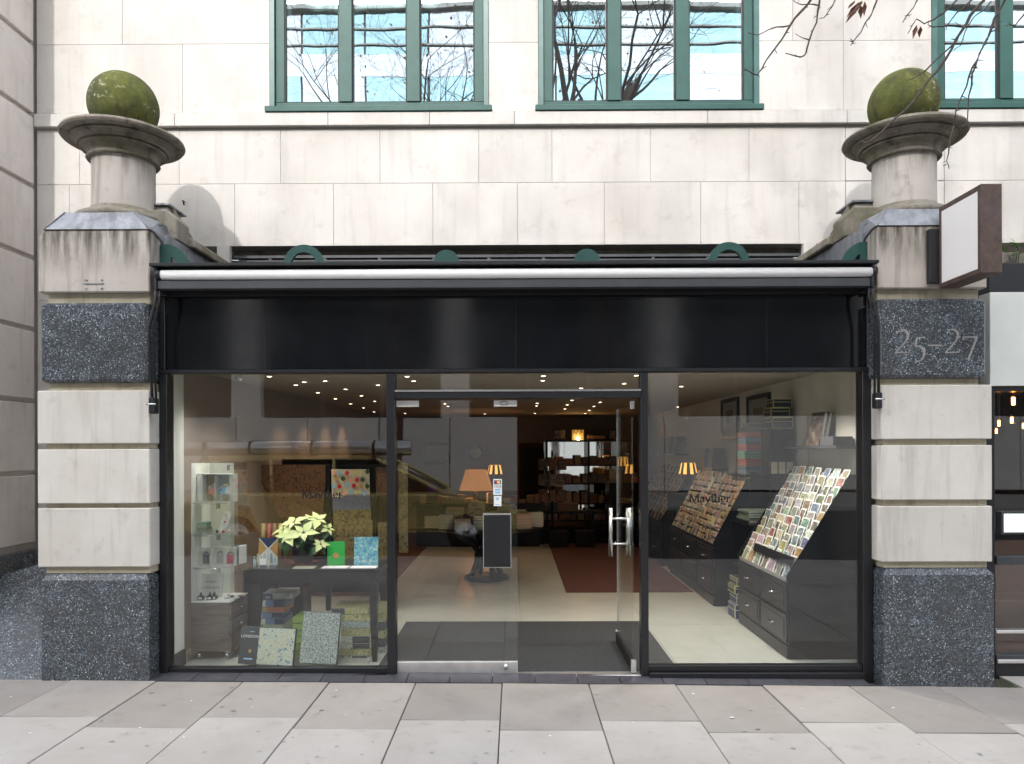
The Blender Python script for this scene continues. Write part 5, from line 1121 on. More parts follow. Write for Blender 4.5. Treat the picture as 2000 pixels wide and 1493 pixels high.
q = at_shelf(386, zct, CY0 + .16); o = gbox('white calligraphy kit box leaning at the bottom of the cabinet', (q.x, CY0 + .17, zct + .0005), .20, .02, .20, (.58, .56, .53), name='calligraphy_kit', cat='kit'); o.rotation_euler = (rad(-8), 0, 0)
t = MB(); pen_text(t, 'modern', (.10, 0, .125), .034, up=(0, 0, 1), nib=.05, thin=.03, slant=.3); pen_text(t, 'Calligraphy'.replace('C', 'C').replace('g', 'g'), (.10, 0, .075), .034, nib=.05, thin=.03, slant=.3); part('lettering', t, 'stem', o)
for k, px in enumerate((392, 410, 418)):
    q = at_shelf(px, zct, CY0 + .07 + .02 * (k == 2)); t_ = thing('ink_bottle', 'small black ink bottle on its box, %s from the left in the cabinet' % ORD[k], 'ink bottle', q + Vector((0, 0, .0005)), group='ink bottles'); s = MB(); s.box(-.024, .024, -.02, .02, 0, .032); part('bottle_box', s, 'black_wood', t_, bevel=.002)
    s = MB(); s.lathe([(0, .032), (.013, .032), (.013, .048), (.008, .05), (.008, .062), (0, .062)], (0, 0, 0), 12); part('cap', s, 'black_soft', t_); s = MB(); s.box(-.015, .015, -.0215, -.0205, .008, .024); part('label_patch', s, 'paper_white', t_)
for k in range(4): q = at_shelf(438 + 9 * k, zct, CY0 + .08 + .06 * (k % 2)); gbox('small flat dark stationery tin at the bottom of the cabinet, %s from the left' % ORD[k], q + Vector((0, 0, .0005)), .045, .05, .014, (.03, .03, .03) if k % 2 else (.4, .42, .4), name='stationery_tin', cat='tin', rz=.5, group='stationery tins')
# -------- console table with poinsettia
TY0, TY1 = .36, .92; tz = atY(600, 1112, TY0).z; tx0, tx1 = atY(486, 1110, TY0).x, atY(741, 1110, TY0).x
tb_ = thing('console_table', 'black console table with splayed legs in the left window', 'table', ((tx0 + tx1) / 2, TY0, FZ)); TO = tuple(tb_.location)
s = MB(TO); s.box(tx0, tx1, TY0, TY1, tz - .022, tz); part('tabletop', s, 'black_wood', tb_, bevel=.004); s = MB(TO); s.box(tx0 + .04, tx1 - .04, TY0 + .03, TY1 - .03, tz - .12, tz - .023); part('apron', s, 'black_wood', tb_)
for x, dx_ in ((tx0 + .06, -.03), (tx1 - .06, .02)):
    for y, dy_ in ((TY0 + .06, -.02 if x < -1.8 else -.06), (TY1 - .06, .05)):
        s = MB(TO); a = .036; b = .02; s.add([(x - a, y - a, tz - .121), (x + a, y - a, tz - .121), (x + a, y + a, tz - .121), (x - a, y + a, tz - .121), (x + dx_ - b, y + dy_ - b, FZ), (x + dx_ + b, y + dy_ - b, FZ), (x + dx_ + b, y + dy_ + b, FZ), (x + dx_ - b, y + dy_ + b, FZ)], [(0, 1, 2, 3), (4, 7, 6, 5), (0, 4, 5, 1), (1, 5, 6, 2), (2, 6, 7, 3), (3, 7, 4, 0)]); part('leg', s, 'black_wood', tb_)
PY = .60
q = atY(590, 1100, PY); px_ = q.x + .01
s = MB(); s.lathe([(0, 0), (.095, 0), (.118, .022), (.122, .024), (.116, .026), (.09, .006), (0, .006)], (0, 0, 0), 32); single('plant_saucer', s, 'terracotta', 'red saucer under the poinsettia pot', 'saucer', (px_, PY, tz + .001))
s = MB(); s.lathe([(0, 0), (.075, 0), (.102, .135), (.108, .137), (.108, .155), (.10, .156), (.095, .14), (0, .14)], (0, 0, 0), 32)
pot = single('plant_pot', s, 'pot_grey', 'dark grey pot holding the poinsettia on a red saucer', 'pot', (px_, PY, tz + .009))
pn = thing('poinsettia', 'cream flowered poinsettia with dark green leaves in the left window', 'plant', (px_, PY, tz + .14))
gl_ = [leafmesh('leaf', .14, .085, 'leaf_green', curl=.35), leafmesh('leaf', .11, .065, 'leaf_green', curl=.5)]; bl_ = [leafmesh('bract', .115, .062, 'bract_cream', curl=.18, fold=.2), leafmesh('bract', .085, .045, 'bract_cream', curl=.1, fold=.25)]
rr = random.Random(6); st_ = MB()
heads = [(-.17, -.02, .17, .95), (-.06, -.06, .235, 1.05), (.05, .04, .26, .9), (.13, -.01, .25, 1.15), (-.08, -.17, .13, 1.1), (.05, -.16, .155, 1.3), (.22, .0, .17, .7), (.19, -.14, .055, .85), (-.05, .13, .25, .8)]
for hx_, hy_, hz_, k in heads:
    c = Vector((hx_, hy_, hz_)); st_.tube([(0, 0, 0), c * .5 + Vector((0, 0, .03)), c], [.006, .005, .004], 5); nrm_ = Vector((hx_ * 1.6, hy_ * 1.6 - .25, .55)).normalized()
    a0 = rr.uniform(0, 6); n = rr.choice((5, 5, 6))
    t1 = nrm_.cross(Vector((0, 0, 1)) if abs(nrm_.z) < .9 else Vector((1, 0, 0))).normalized(); t2 = nrm_.cross(t1)
    for i in range(n):
        a = a0 + i * 6.283 / n + rr.uniform(-.15, .15); d_ = (t1 * math.cos(a) + t2 * math.sin(a)) + nrm_ * rr.uniform(-.05, .3); o = obj('bract', rr.choice(bl_), pn); place(o, d_, nrm_, c + d_ * .008, k * rr.uniform(.6, 1.2))
    for i in range(5):
        a = a0 + .5 + i * 6.283 / 4; d_ = (t1 * math.cos(a) + t2 * math.sin(a)) - nrm_ * .25; o = obj('leaf', rr.choice(gl_), pn); place(o, d_, nrm_, c - nrm_ * .02 + d_ * .01, k * rr.uniform(.8, 1.15))
    s = MB(tuple(pn.location)); 
for i in range(26):
    a = rr.uniform(0, 6.283); r_ = rr.uniform(.03, .15); c = Vector((r_ * math.cos(a), r_ * math.sin(a), rr.uniform(.04, .16))); d_ = Vector((math.cos(a), math.sin(a), rr.uniform(-.35, .4))); o = obj('leaf', rr.choice(gl_), pn); place(o, d_, Vector((0, 0, 1)), c, rr.uniform(.8, 1.2))
part('stems', st_, 'stem', pn)['kind'] = 'stuff'
# goods on the console
q = atY(504, 1108, .58); o = book('notebook with a blue, ochre and white envelope pattern at the left of the console', (q.x, .58, tz + .001), .165, .235, .02, (.62, .64, .60), rx=rad(-8), name='envelope_book', cat='book')
s = MB(); W_, H2 = .165, .235
s.add([(0, -.001, H2), (W_, -.001, H2), (W_ / 2, -.001, H2 * .62)], [(0, 1, 2)]); part('blue_flap', s, 'navy', o); s = MB(); s.add([(0, -.0012, H2 - .012), (W_ / 2 - .012, -.0012, H2 * .60), (0, -.0012, H2 * .3)], [(0, 1, 2)]); s.add([(W_, -.0012, H2 - .012), (W_ / 2 + .012, -.0012, H2 * .60), (W_, -.0012, H2 * .3)], [(0, 1, 2)]); part('ochre_flap', s, 'gold', o)
q = atY(497, 1110, .40); cg = thing('cutout_card', 'cut-out pop-up card of pale figures at the left end of the console', 'card', (q.x, .40, tz + .001)); rr = random.Random(4)
for k in range(9):
    x = k * .019; y = .03 * (k % 3); h_2 = rr.uniform(.10, .14); s = MB(); s.add([(x - .008, y, 0), (x - .004, y, 0), (x - .002, y, .04), (x + .002, y, .04), (x + .004, y, 0), (x + .008, y, 0), (x + .012, y, .06), (x + .010, y, h_2 - .03), (x - .010, y, h_2 - .03), (x - .012, y, .06)], [tuple(range(10))]); s.lathe([(0, -.009), (.007, -.005), (.009, 0), (.007, .006), (0, .009)], (x, y, h_2 - .019), 8)
    part('figure', s, 'coloured', cg, color=rr.choice([(.35, .45, .52), (.55, .52, .40), (.20, .25, .30), (.45, .50, .35)]))
s = MB(); s.box(.05, .10, -.012, -.009, .03, .085); part('price_card', s, 'paper_white', cg)
q = atY(639, 1103, .52); o = gbox('bright green boxed book with a gold disc leaning on the console', (q.x, .52, tz + .001), .148, .045, .205, (.03, .42, .07), name='green_book', cat='book'); o.rotation_euler = (rad(-8), rad(0), rad(14))
s = MB(); s.add([(.0725 + .026 * math.cos(a), -.002, .085 + .026 * math.sin(a)) for a in [i * math.pi / 8 for i in range(16)]], [tuple(range(16))]); part('gold_disc', s, 'gold', o); s = MB(); s.box(.1452, .147, .003, .042, .003, .202); part('pages', s, 'paper_white', o)
q = atY(691, 1102, .52); o = gbox('pale blue blossom patterned boxed book at the right of the console', (q.x, .52, tz + .001), .205, .03, .245, (.2, .4, .5), name='blossom_book', cat='book', mat='blossom_print'); o.rotation_euler = (rad(-8), 0, rad(3))
for k, (a, b, nm) in enumerate(((571, 612, 'pinkish'), (627, 678, 'greenish'), (682, 734, 'pale'))):
    q0_, q1_ = atY(a, 1110, .38), atY(b, 1110, .38); s = MB(); s.box(0, q1_.x - q0_.x, 0, .12, 0, .006); single('price_card', s, 'paper_cream' if k == 0 else 'paper_white', 'flat %s price card on the console, %s from the left' % (nm, ORD[k]), 'card', (q0_.x, .375, tz + .001), group='price cards on the console')
# -------- puzzles on the floor
PZ = [(.20, .2, 'yellow_print', 'green edged'), (.05, .055, 'coloured', 'pale green edged')]
zf = FZ + .001; yq = .42
def pz(label, px0, px1, py0, py1, Y, col, lab=None, mat='coloured', dpt=.26, rz=0, lcol='navy', pic=None):
    a, b = atY(px0, py1, Y), atY(px1, py0, Y); o = gbox(label, (a.x, Y, a.z + .0015), b.x - a.x, dpt, b.z - a.z - .003, col, mat=mat, name='puzzle_box', rz=rz, cat='puzzle box', group=None)
    w, h = b.x - a.x, b.z - a.z - .003
    if lab: s = MB(); s.box(w * lab[0], w * lab[1], -.0012, -.0002, .001, h - .001); part('label_patch', s, lcol, o)
    if pic: s = MB(); s.box(w * pic[0], w * pic[1], -.0014, -.0002, .002, h - .002); part('picture_patch', s, pic[2], o)
    return o
Y1_ = .62
stack = [(498, 553, 1220, 1232, (.45, .52, .35), None, ('yellow_print', 0, .3)), (499, 554, 1208, 1220, (.14, .21, .36), (.68, 1), ('map_print', .08, .35)), (496, 550, 1197, 1208, (.16, .23, .38), (.64, 1), ('map_print', .08, .3)), (500, 556, 1186, 1197, (.45, .15, .06), None, ('yellow_print', .12, .38)), (499, 556, 1172, 1186, (.14, .21, .36), (.62, 1), ('map_print', .1, .35)), (513, 571, 1159, 1172, (.50, .54, .50), (0, .33), ('crowd_print', .7, .9))]
nm = ['green and white', 'blue', 'blue', 'orange and lilac', 'blue', 'white with a dark 500 label']
for k, (a, b, c, d_, col, lab, pic) in enumerate(stack):
    o = pz('%s puzzle box, %s up in the stack under the console' % (nm[k], ORD[k + 4]), a, b, c, d_, Y1_, col, lab, rz=(-.04, .0, .03, 0, -.02, .05)[k], pic=(pic[1], pic[2], pic[0]))
    if k == 5: me = textmesh('500', .032, 'paper_white', .0003); obj('label_text', me, o, (.048, -.0016, .018), (rad(90), 0, 0))
zb4 = atY(500, 1232, Y1_).z; n4 = 4; hh = (zb4 - FZ - .002) / n4
for k in range(n4): gbox('pale puzzle box, %s from the floor in the stack hidden behind the map puzzle' % ORD[k], (atY(499, 1250, Y1_).x, Y1_, FZ + .001 + k * hh), .24, .26, hh - .002, (.30, .34, .40), name='puzzle_box', cat='puzzle box', group='boxes behind the map puzzle')
# leaning big puzzles
def leaner(label, tl, tr, bl, brr, Y, name, face, t=.045, ang=10):
    a, b, c = atY(bl[0], bl[1], Y), atY(brr[0], brr[1], Y), atY(tl[0], tl[1], Y + .06)
    w = (b - a).length; h = math.hypot(c.z - a.z, .06); o = gbox(label, (a.x, Y, max(a.z, FZ) + .003), w, t, h, (.05, .055, .065), name=name, cat='puzzle box', mat='coloured'); o.rotation_euler = (rad(-ang), rad(3.0), 0)
    return o, w, h
o, w, h = leaner('London map puzzle box leaning at the front of the left window', (476, 1224), (577, 1226), (464, 1297), (571, 1301), .19, 'map_puzzle', 'map_print')
s = MB(); s.box(w * .34, w - .003, -.0015, -.0003, .003, h - .003); part('map_print', s, 'map_print', o); s = MB(); s.box(.003, w * .34, -.0015, -.0003, .003, h - .003); part('label_panel', s, 'awning_grey', o)
me = textmesh('LONDON', .032, 'paper_white', .0002); obj('label_text', me, o, (w * .17, -.0019, h * .74), (rad(90), 0, 0))
s = MB(); s.add([(w * .2 + .012 * math.cos(a), -.0018, h * .35 + .014 * math.sin(a)) for a in [i * math.pi / 8 for i in range(16)]], [tuple(range(16))]); part('gold_disc', s, 'gold', o); s = MB(); s.box(w * .1, w * .26, -.0018, -.0016, h * .12, h * .16); s.box(w * .17, w * .25, -.0018, -.0016, h * .86, h * .88); part('label_bar', s, 'blue_cloth', o)
o, w, h = leaner('grey crowd scene puzzle box leaning in the middle of the window floor', (594, 1195), (669, 1196), (584, 1296), (657, 1299), .20, 'crowd_puzzle', 'crowd_print')
s = MB(); s.box(.003, w - .003, -.0015, -.0003, .003, h - .003); part('crowd_print', s, 'crowd_print', o)
for a, b, lb in ((487, 560, 'left'), (592, 640, 'right')):
    q0_, q1_ = atY(a, 1303, .14), atY(b, 1303, .14); s = MB(); s.box(0, q1_.x - q0_.x, 0, .07, 0, .006); single('puzzle_caption', s, 'black_soft' if lb == 'left' else 'paper_grey', 'flat caption card under the %s leaning puzzle' % ('map' if lb == 'left' else 'crowd'), 'card', (q0_.x, .11, FZ + .001))
# right stack of puzzles
rows_ = [(672, 716, 1281, 1294, 'map_print', (.35, 1)), (664, 722, 1268, 1281, 'yellow_print', None), (664, 722, 1257, 1268, 'map_print', (.42, 1)), (666, 722, 1243, 1257, 'map_print', (.40, 1)), (666, 721, 1228, 1243, 'yellow_print', None), (664, 722, 1214, 1228, 'crowd_print', None), (666, 723, 1201, 1214, 'yellow_print', None), (648, 718, 1188, 1201, 'yellow_print', (0, .36))]
Y2 = .46
for k, (a, b, c, d_, m_, lab) in enumerate(rows_): pz('%s edged puzzle box, %s up in the right floor stack' % ('map' if m_ == 'map_print' else 'yellow green' if m_ == 'yellow_print' else 'grey', ORD[k]), a, b, c, d_, Y2, (.3, .3, .3), lab, mat=m_, dpt=.33, lcol='awning_grey')
for k in range(7): c = 1185 + 16 * k; pz('puzzle box, %s from the top of the stack behind the table leg' % ORD[k], 731 + 2 * k * 0, 752, c, c + 15, .60, (.06, .07, .09), mat=('yellow_print', 'yellow_print', 'coloured', 'yellow_print', 'coloured', 'crowd_print', 'coloured')[k], dpt=.3)
for k in range(7): c = 1206 + 13 * k; pz('lime green puzzle box, %s from the top beside the grey puzzle' % ORD[k], 571, 594, c, c + 12, .50, (.26, .38, .08), mat='coloured', dpt=.26)
# -------- gift wrap displays behind the left window
def sheet(name, pts, Y, mat, label, cat='gift wrap', group=None, dy=.12, rip=.0):
    w = [atY(p[0], p[1], Y + (dy * i % .05)) for i, p in enumerate(pts)]; c = sum(w, Vector()) / len(w); s = MB(c); n = len(w); s.add([v for v in w] + [v + Vector((0, .012, 0)) for v in w], [tuple(range(n)), tuple(range(2 * n - 1, n - 1, -1))] + [(i, (i + 1) % n, n + (i + 1) % n, n + i) for i in range(n)])
    return single(name, s, mat, label, cat, tuple(c), group=group)
gy = 2.3
gs = thing('wrap_stand', 'black stand holding hanging sheets of gift wrap behind the poinsettia', 'stand', (-1.9, gy, FZ)); GO = (-1.9, gy, FZ)
for px in (640, 729, 770):
    x = atY(px, 1000, gy).x; s = MB(GO); s.box(x - .025, x + .025, gy, gy + .05, FZ, atY(px, 908, gy).z); part('post', s, 'black_wood', gs)
for py in (909, 1120):
    z = atY(700, py, gy).z; s = MB(GO); s.box(atY(640, py, gy).x, atY(770, py, gy).x, gy + .001, gy + .049, z - .02, z); part('rail', s, 'black_wood', gs)
o = sheet('gift_wrap', [(647, 917), (721, 917), (722, 970), (648, 972)], gy - .06, 'paper_cream', 'sheet of gift wrap printed with coloured balloons'); c = Vector(o.location); rr = random.Random(12)
bc = [('red_paint', 0), ('leaf_green', 1), ('gold', 2), ('blue_cloth', 3), ('yellow_trim', 4), ('pink_cloth', 5)]
for i in range(6):
    for j in range(4):
        q = atY(652 + 13 * i + 6 * (j % 2) + rr.uniform(-2, 2), 923 + 13 * j + rr.uniform(-2, 2), gy - .066)
        if q.x > atY(719, 940, gy - .066).x: continue
        s = MB(c); r_ = .026; s.add([(q.x + r_ * .9 * math.cos(a), q.y - .0004 * (i + j), q.z + r_ * math.sin(a)) for a in [k * math.pi / 6 for k in range(12)]], [tuple(range(12))]); s.add([(q.x, q.y, q.z - r_), (q.x + .006, q.y, q.z - r_ - .008), (q.x - .006, q.y, q.z - r_ - .008)], [(0, 1, 2)]); part('balloon_print', s, rr.choice(bc)[0], o)
sheet('gift_wrap', [(649, 966), (722, 966), (724, 998), (650, 998)], gy - .05, 'wrap_blue', 'plain slate blue sheet below the balloon gift wrap'); sheet('gift_wrap', [(651, 996), (724, 996), (725, 1018), (651, 1018)], gy - .04, 'wrap_leaf', 'narrow gold checked sheet below the blue gift wrap'); sheet('gift_wrap', [(651, 1016), (727, 1016), (729, 1100), (652, 1100)], gy - .03, 'wrap_leaf', 'tall gold sheet with dark sprigs behind the green book')
sheet('gift_wrap', [(735, 912), (766, 912), (766, 965), (735, 965)], gy + .02, 'wrap_brown', 'brown patterned gift wrap beside the window post, upper'); sheet('gift_wrap', [(738, 1020), (766, 1020), (766, 1110), (738, 1110)], gy + .03, 'wrap_leaf', 'brown patterned gift wrap beside the window post, lower'); sheet('gift_wrap', [(778, 905), (796, 905), (797, 1080), (779, 1080)], gy + .1, 'wrap_leaf', 'narrow hanging gift wrap just right of the window post')
sheet('gift_wrap', [(497, 908), (637, 908), (631, 1003), (548, 1012), (519, 962)], 2.6, 'wrap_brown', 'large slanting sheet of brown gift wrap behind the poinsettia'); sheet('gift_wrap', [(452, 985), (488, 990), (505, 1038), (455, 1044)], 1.9, 'wrap_brown', 'torn brown gift wrap seen through the glass cabinet'); sheet('gift_wrap', [(545, 1008), (640, 1000), (640, 1085), (560, 1085)], 3.1, 'wrap_brown', 'shaded brown gift wrap low behind the poinsettia')
s = MB(); s.box(-.6, .6, 0, .03, 0, 1.66); single('display_board', s, 'black_wood', 'dark panel carrying the large slanting gift wrap sheets', 'board', (-2.28, 3.3, FZ))
for k in range(6):
    px = 512 + 11 * k; q = atY(px, 1095, 1.6); s = MB(); s.tube([(0, 0, 0), (.01, .02, .42)], .026, 10); single('wrap_roll', s, ('wrap_leaf', 'coloured', 'wrap_brown')[k % 3], 'standing roll of gift wrap left of the pot, %s from the left' % ORD[k], 'wrap roll', (q.x, 1.6, q.z - .05), group='standing rolls of gift wrap', color=(.25, .06, .06))
q = atY(540, 1100, 1.6); s = MB(); s.box(-.3, .3, -.12, .16, 0, q.z - .06 - FZ); single('roll_bin', s, 'black_wood', 'black bin holding the standing rolls of gift wrap', 'bin', (q.x, 1.62, FZ))
# -------- ROUND TABLE
tq = atZ(949, 1038, .75); rt = (atZ(1066, 1030, .75).x - atZ(831, 1030, .75).x) / 2 * .98; tcx = (atZ(1066, 1030, .75).x + atZ(831, 1030, .75).x) / 2; tcy = tq.y + rt
rtb = thing('round_table', 'round dark pedestal table piled with books beyond the doors', 'table', (tcx, tcy, FZ)); s = MB(); s.lathe([(0, .70), (rt - .03, .70), (rt, .71), (rt, .735), (0, .738)], (0, 0, 0), 56); part('tabletop', s, 'black_wood', rtb)
s = MB(); s.lathe([(0, 0), (.30, 0), (.31, .03), (.27, .055), (0, .06)], (0, 0, 0), 36); part('base', s, 'black_wood', rtb)
for k in range(4):
    a = k * math.pi / 2 + .5; s = MB(); ca_, sa_ = math.cos(a), math.sin(a); s.tube([(ca_ * r_, sa_ * r_, z) for r_, z in ((.5, .70), (.36, .60), (.20, .50), (.13, .38), (.15, .22), (.22, .06))], [.035, .04, .045, .045, .04, .04], 8); part('leg', s, 'black_wood', rtb)
TZ = .75 + .001; rr = random.Random(14)
piles = [(-.70, -.30, 5, (.42, .36, .24), .2, .14), (-.50, -.46, 6, (.20, .24, .24), .19, .15), (-.28, -.56, 5, (.40, .30, .20), .22, .15), (-.02, -.62, 6, (.16, .19, .20), .24, .17), (.22, -.58, 4, (.45, .40, .28), .16, .13), (.50, -.44, 6, (.45, .16, .06), .2, .15), (.66, -.22, 6, (.45, .42, .38), .2, .15), (-.42, -.08, 8, (.35, .22, .12), .24, .16), (.05, -.2, 6, (.40, .32, .16), .24, .16), (.42, -.08, 7, (.35, .38, .12), .24, .16), (-.15, .2, 9, (.4, .25, .14), .22, .16), (.25, .3, 8, (.3, .28, .25), .22, .16)]
for j, (x, y, n, c, w, d_) in enumerate(piles):
    z = TZ; 
    for k in range(int(n * 1.7)):
        t_ = rr.uniform(.014, .022); cc = [min(1, v * rr.uniform(.75, 1.3)) for v in c]
        s = MB(); s.box(-w / 2, w / 2, -d_ / 2, d_ / 2, 0, .003); s.box(-w / 2, w / 2, -d_ / 2, d_ / 2, t_ - .003, t_); o = single('book', s, 'coloured', '%s book up, pile %s of the round table' % (ORD[k], ['at the far left edge', 'front left, grey spined', 'front left of centre', 'front centre, striped grey', 'just right of the front centre', 'with orange covers, front right', 'at the right edge', 'in the left middle', 'in the centre', 'in the right middle', 'back left', 'back right'][j]), 'book', (tcx + x, tcy + y, z), rz=rr.uniform(-.12, .12) + .15 * (x > .4), group='books piled on the round table', color=cc)
        s = MB(); s.box(-w / 2 + .003, w / 2 - .004, -d_ / 2 + .003, d_ / 2 - .003, .003, t_ - .003); part('pages', s, 'paper_cream', o, color=cc); z += t_ + .0008
q0_ = atY(917, 1015, tcy - .1); o = gbox('upright cream book titled The Colour of on the round table', (q0_.x, tcy - .1, q0_.z), .21, .03, .20, (.55, .45, .30), name='colour_book', cat='book')
o.location.z = max(TZ + .12, q0_.z - .02)
t = MB()
for i, wd_ in enumerate(('The', 'Colour', 'of')): pen_text(t, wd_, (.02, 0, .14 - i * .052), .052, nrm=(0, -1, 0), nib=.14, thin=.03, center=False)
part('title', t, 'ink_text', o)
s = MB(); s.box(0, .2, 0, .12, 0, .0); 
# -------- back table with lamp
by = 8.0; bz = .80
bt = thing('gift_table', 'dark table with gifts and the orange lamp beyond the round table', 'table', (-.45, by, FZ)); s = MB((-.45, by, FZ)); s.box(-1.9, .55, by - .45, by + .45, bz - .05, bz); part('tabletop', s, 'black_wood', bt, bevel=.004); s = MB((-.45, by, FZ)); s.box(-1.8, .45, by - .38, by + .38, FZ, bz - .051); part('cabinet', s, 'black_wood', bt)
q = atY(930, 957, by - .1); t_ = thing('orange_lamp', 'large lit table lamp with a glowing orange cone shade', 'lamp', (q.x, by - .1, bz + .001)); s = MB(); s.lathe([(0, 0), (.10, 0), (.10, .02), (.03, .04), (.06, .14), (.03, .22), (.012, .26), (0, .26)], (0, 0, 0), 20); part('stand', s, 'black_wood', t_)
zz0_, zz1_ = atY(930, 958, by - .1).z - bz, atY(930, 918, by - .1).z - bz; r0_ = (atY(963, 958, by - .1).x - atY(897, 958, by - .1).x) / 2; s = MB(); shade(s, (0, 0, zz0_), r0_, r0_ * .62, zz1_ - zz0_); part('lamp_shade', s, 'shade_orange', t_)
L = bpy.data.lights.new('lamp_glow', 'POINT'); L.energy = 2.5; L.color = (1, .55, .25); L.shadow_soft_size = .06; lo = link(bpy.data.objects.new('lamp_glow', L)); lo.parent = t_; lo.location = (0, 0, zz0_ + .1)
rr = random.Random(33)
for k in range(16):
    x = -1.75 + .14 * k
    if abs(x - q.x) < .14: continue
    gbox('boxed gift on the dark table behind the books, %s from the left' % ORD[k], (x, by - .38 + rr.uniform(0, .1), bz + .001), .12, .12, rr.uniform(.05, .19), rr.choice([(.35, .22, .12), (.30, .26, .16), (.42, .35, .2), (.16, .16, .18), (.4, .12, .07)]), name='boxed_gift', group='gifts on the dark table', rz=rr.uniform(-.3, .3))
q = atY(836, 948, by - .3); s = MB(); s.prism([(0.02, 0), (.13, 0), (.15, .17), (0, .18)], 'y', 0, .05); single('purple_bag', s, 'purple', 'small purple gift bag left of the orange lamp', 'bag', (q.x, by - .3, bz + .2)); 
gbox('dark box under the small purple gift bag', (q.x - .03, by - .34, bz + .0015), .22, .14, .197, (.04, .03, .03), name='boxed_gift')
# back wall picture and clock
yy = YBK - .03; a, b = atY(829, 907, yy), atY(880, 865, yy); f = thing('wall_picture', 'framed picture on the back wall left of the clock', 'picture', (a.x, yy, a.z)); s = MB(a); w = .07
for x0, x1, z0, z1 in ((a.x, b.x, a.z, a.z + w), (a.x, b.x, b.z - w, b.z), (a.x, a.x + w, a.z + w, b.z - w), (b.x - w, b.x, a.z + w, b.z - w)): s.box(x0, x1, yy, yy + .028, z0, z1)
part('frame', s, 'black_wood', f); s = MB(a); s.box(a.x + w + .001, b.x - w - .001, yy + .01, yy + .028, a.z + w + .001, b.z - w - .001); part('print', s, 'paper_grey', f)
q = atY(928, 884, yy); t_ = thing('wall_clock', 'round dial wall clock on the back wall above the orange lamp', 'clock', q); s = MB(); s.tube([(0, .028, 0), (0, 0, 0)], .17, 32); part('rim', s, 'black_wood', t_); s = MB(); s.tube([(0, -.001, 0), (0, -.004, 0)], .135, 32); part('dial', s, 'paper_cream', t_); s = MB(); s.box(-.005, .005, -.008, -.005, 0, .09); s.box(0, .07, -.008, -.005, -.005, .005); part('hands', s, 'rubber', t_)
# -------- back shelving
sy = 8.9; sh = thing('back_shelving', 'dark shelving unit across the back of the shop', 'shelf unit', (.9, sy, FZ)); SHO = (.9, sy, FZ)
def shx(p): return atY(p, 900, sy).x
def shz_(p): return atY(1120, p, sy).z
xs0, xs1 = shx(1064), shx(1236)
for p in (860, 908, 944, 983, 1016): 
    s = MB(SHO); s.box(xs0, xs1, sy, sy + .4, shz_(p) - .03, shz_(p)); part('shelf', s, 'black_wood', sh)
for p in (1068, 1150, 1206): 
    x = shx(p); s = MB(SHO); s.box(x - .02, x + .02, sy - .001, sy + .4, FZ, shz_(857)); part('upright', s, 'black_wood', sh)
s = MB(SHO); s.box(xs0, xs1, sy + .401, sy + .41, shz_(1016), shz_(861)); part('mirror_back', s, 'shelf_mirror', sh); s = MB(SHO); s.box(xs0, xs1, sy + .02, sy + .4, FZ, .14); part('plinth', s, 'black_wood', sh)
rr = random.Random(41)
tops = [(1081, 1107, 838, 'dark framed print leaning on the top of the back shelving, left', 'art_print'), (1145, 1186, 848, 'wide box leaning on the back shelving right of the lit panel', 'wrap_brown'), (1190, 1206, 838, 'dark narrow frame at the right end of the back shelving top', 'art_print')]
for a, b, t0, lb, m_ in tops:
    s = MB(); w = shx(b) - shx(a); h = shz_(t0) - shz_(860) - .005; s.box(0, w, 0, .03, 0, h); o = single('framed_print', s, 'black_wood', lb, 'picture', (shx(a), sy + .1, shz_(860) + .001)); s = MB(); s.box(.025, w - .025, -.003, -.0005, .025, h - .025); part('print', s, m_, o)
s = MB(); w = shx(1142) - shx(1118); h = shz_(839) - shz_(860) - .005; s.box(0, w, 0, .03, 0, h); o = single('glowing_panel', s, 'black_wood', 'amber patterned panel lit by a small lamp on the back shelving', 'picture', (shx(1118), sy + .12, shz_(860) + .001))
s = MB(); s.box(.005, w - .005, -.003, -.0005, .005, h - .005); part('print', s, 'wrap_leaf', o); q = Vector((shx(1130), sy + .05, shz_(860) + .03)); t_ = thing('tiny_lamp', 'tiny bright lamp in front of the amber panel', 'lamp', q - Vector((0, 0, .028))); s = MB(); s.lathe([(0, 0), (.02, 0), (.03, .03), (.022, .05), (0, .055)], (0, 0, 0), 12); part('bulb', s, 'bulb_core', t_)
L = bpy.data.lights.new('tiny_glow', 'POINT'); L.energy = .6; L.color = (1, .5, .15); L.shadow_soft_size = .03; lo = link(bpy.data.objects.new('tiny_glow', L)); lo.parent = t_; lo.location = (0, -.06, .06)
lev = [908, 944, 983, 1016]; nn = 0
for li, p in enumerate(lev):
    x = xs0 + .06; gi = -1
    while x < xs1 - .15:
        w = rr.uniform(.09, .2); h = rr.uniform(.12, .24 if li != 0 else .22)
        m_ = rr.choice(['art_print', 'wrap_brown', 'coloured', 'glitter_card', 'wrap_leaf', 'coloured']); col = rr.choice([(.16, .06, .07), (.10, .05, .04), (.22, .13, .10), (.18, .16, .14), (.25, .12, .06), (.20, .10, .13)])
        gi += 1; lv = ['upper', 'second', 'third', 'lowest'][li]; frac = (x - xs0) / (xs1 - xs0)
        s = MB(); s.box(0, w, 0, .12, 0, h); single('shelf_gift', s, m_, 'dark boxed gift on the %s back shelf, %s from the left' % (lv, ORD[min(gi, 15)]), 'gift', (x, sy + .03 + rr.uniform(0, .05), shz_(p) + .001), group='gifts on the %s back shelf' % lv, color=col); x += w + rr.uniform(.01, .04)
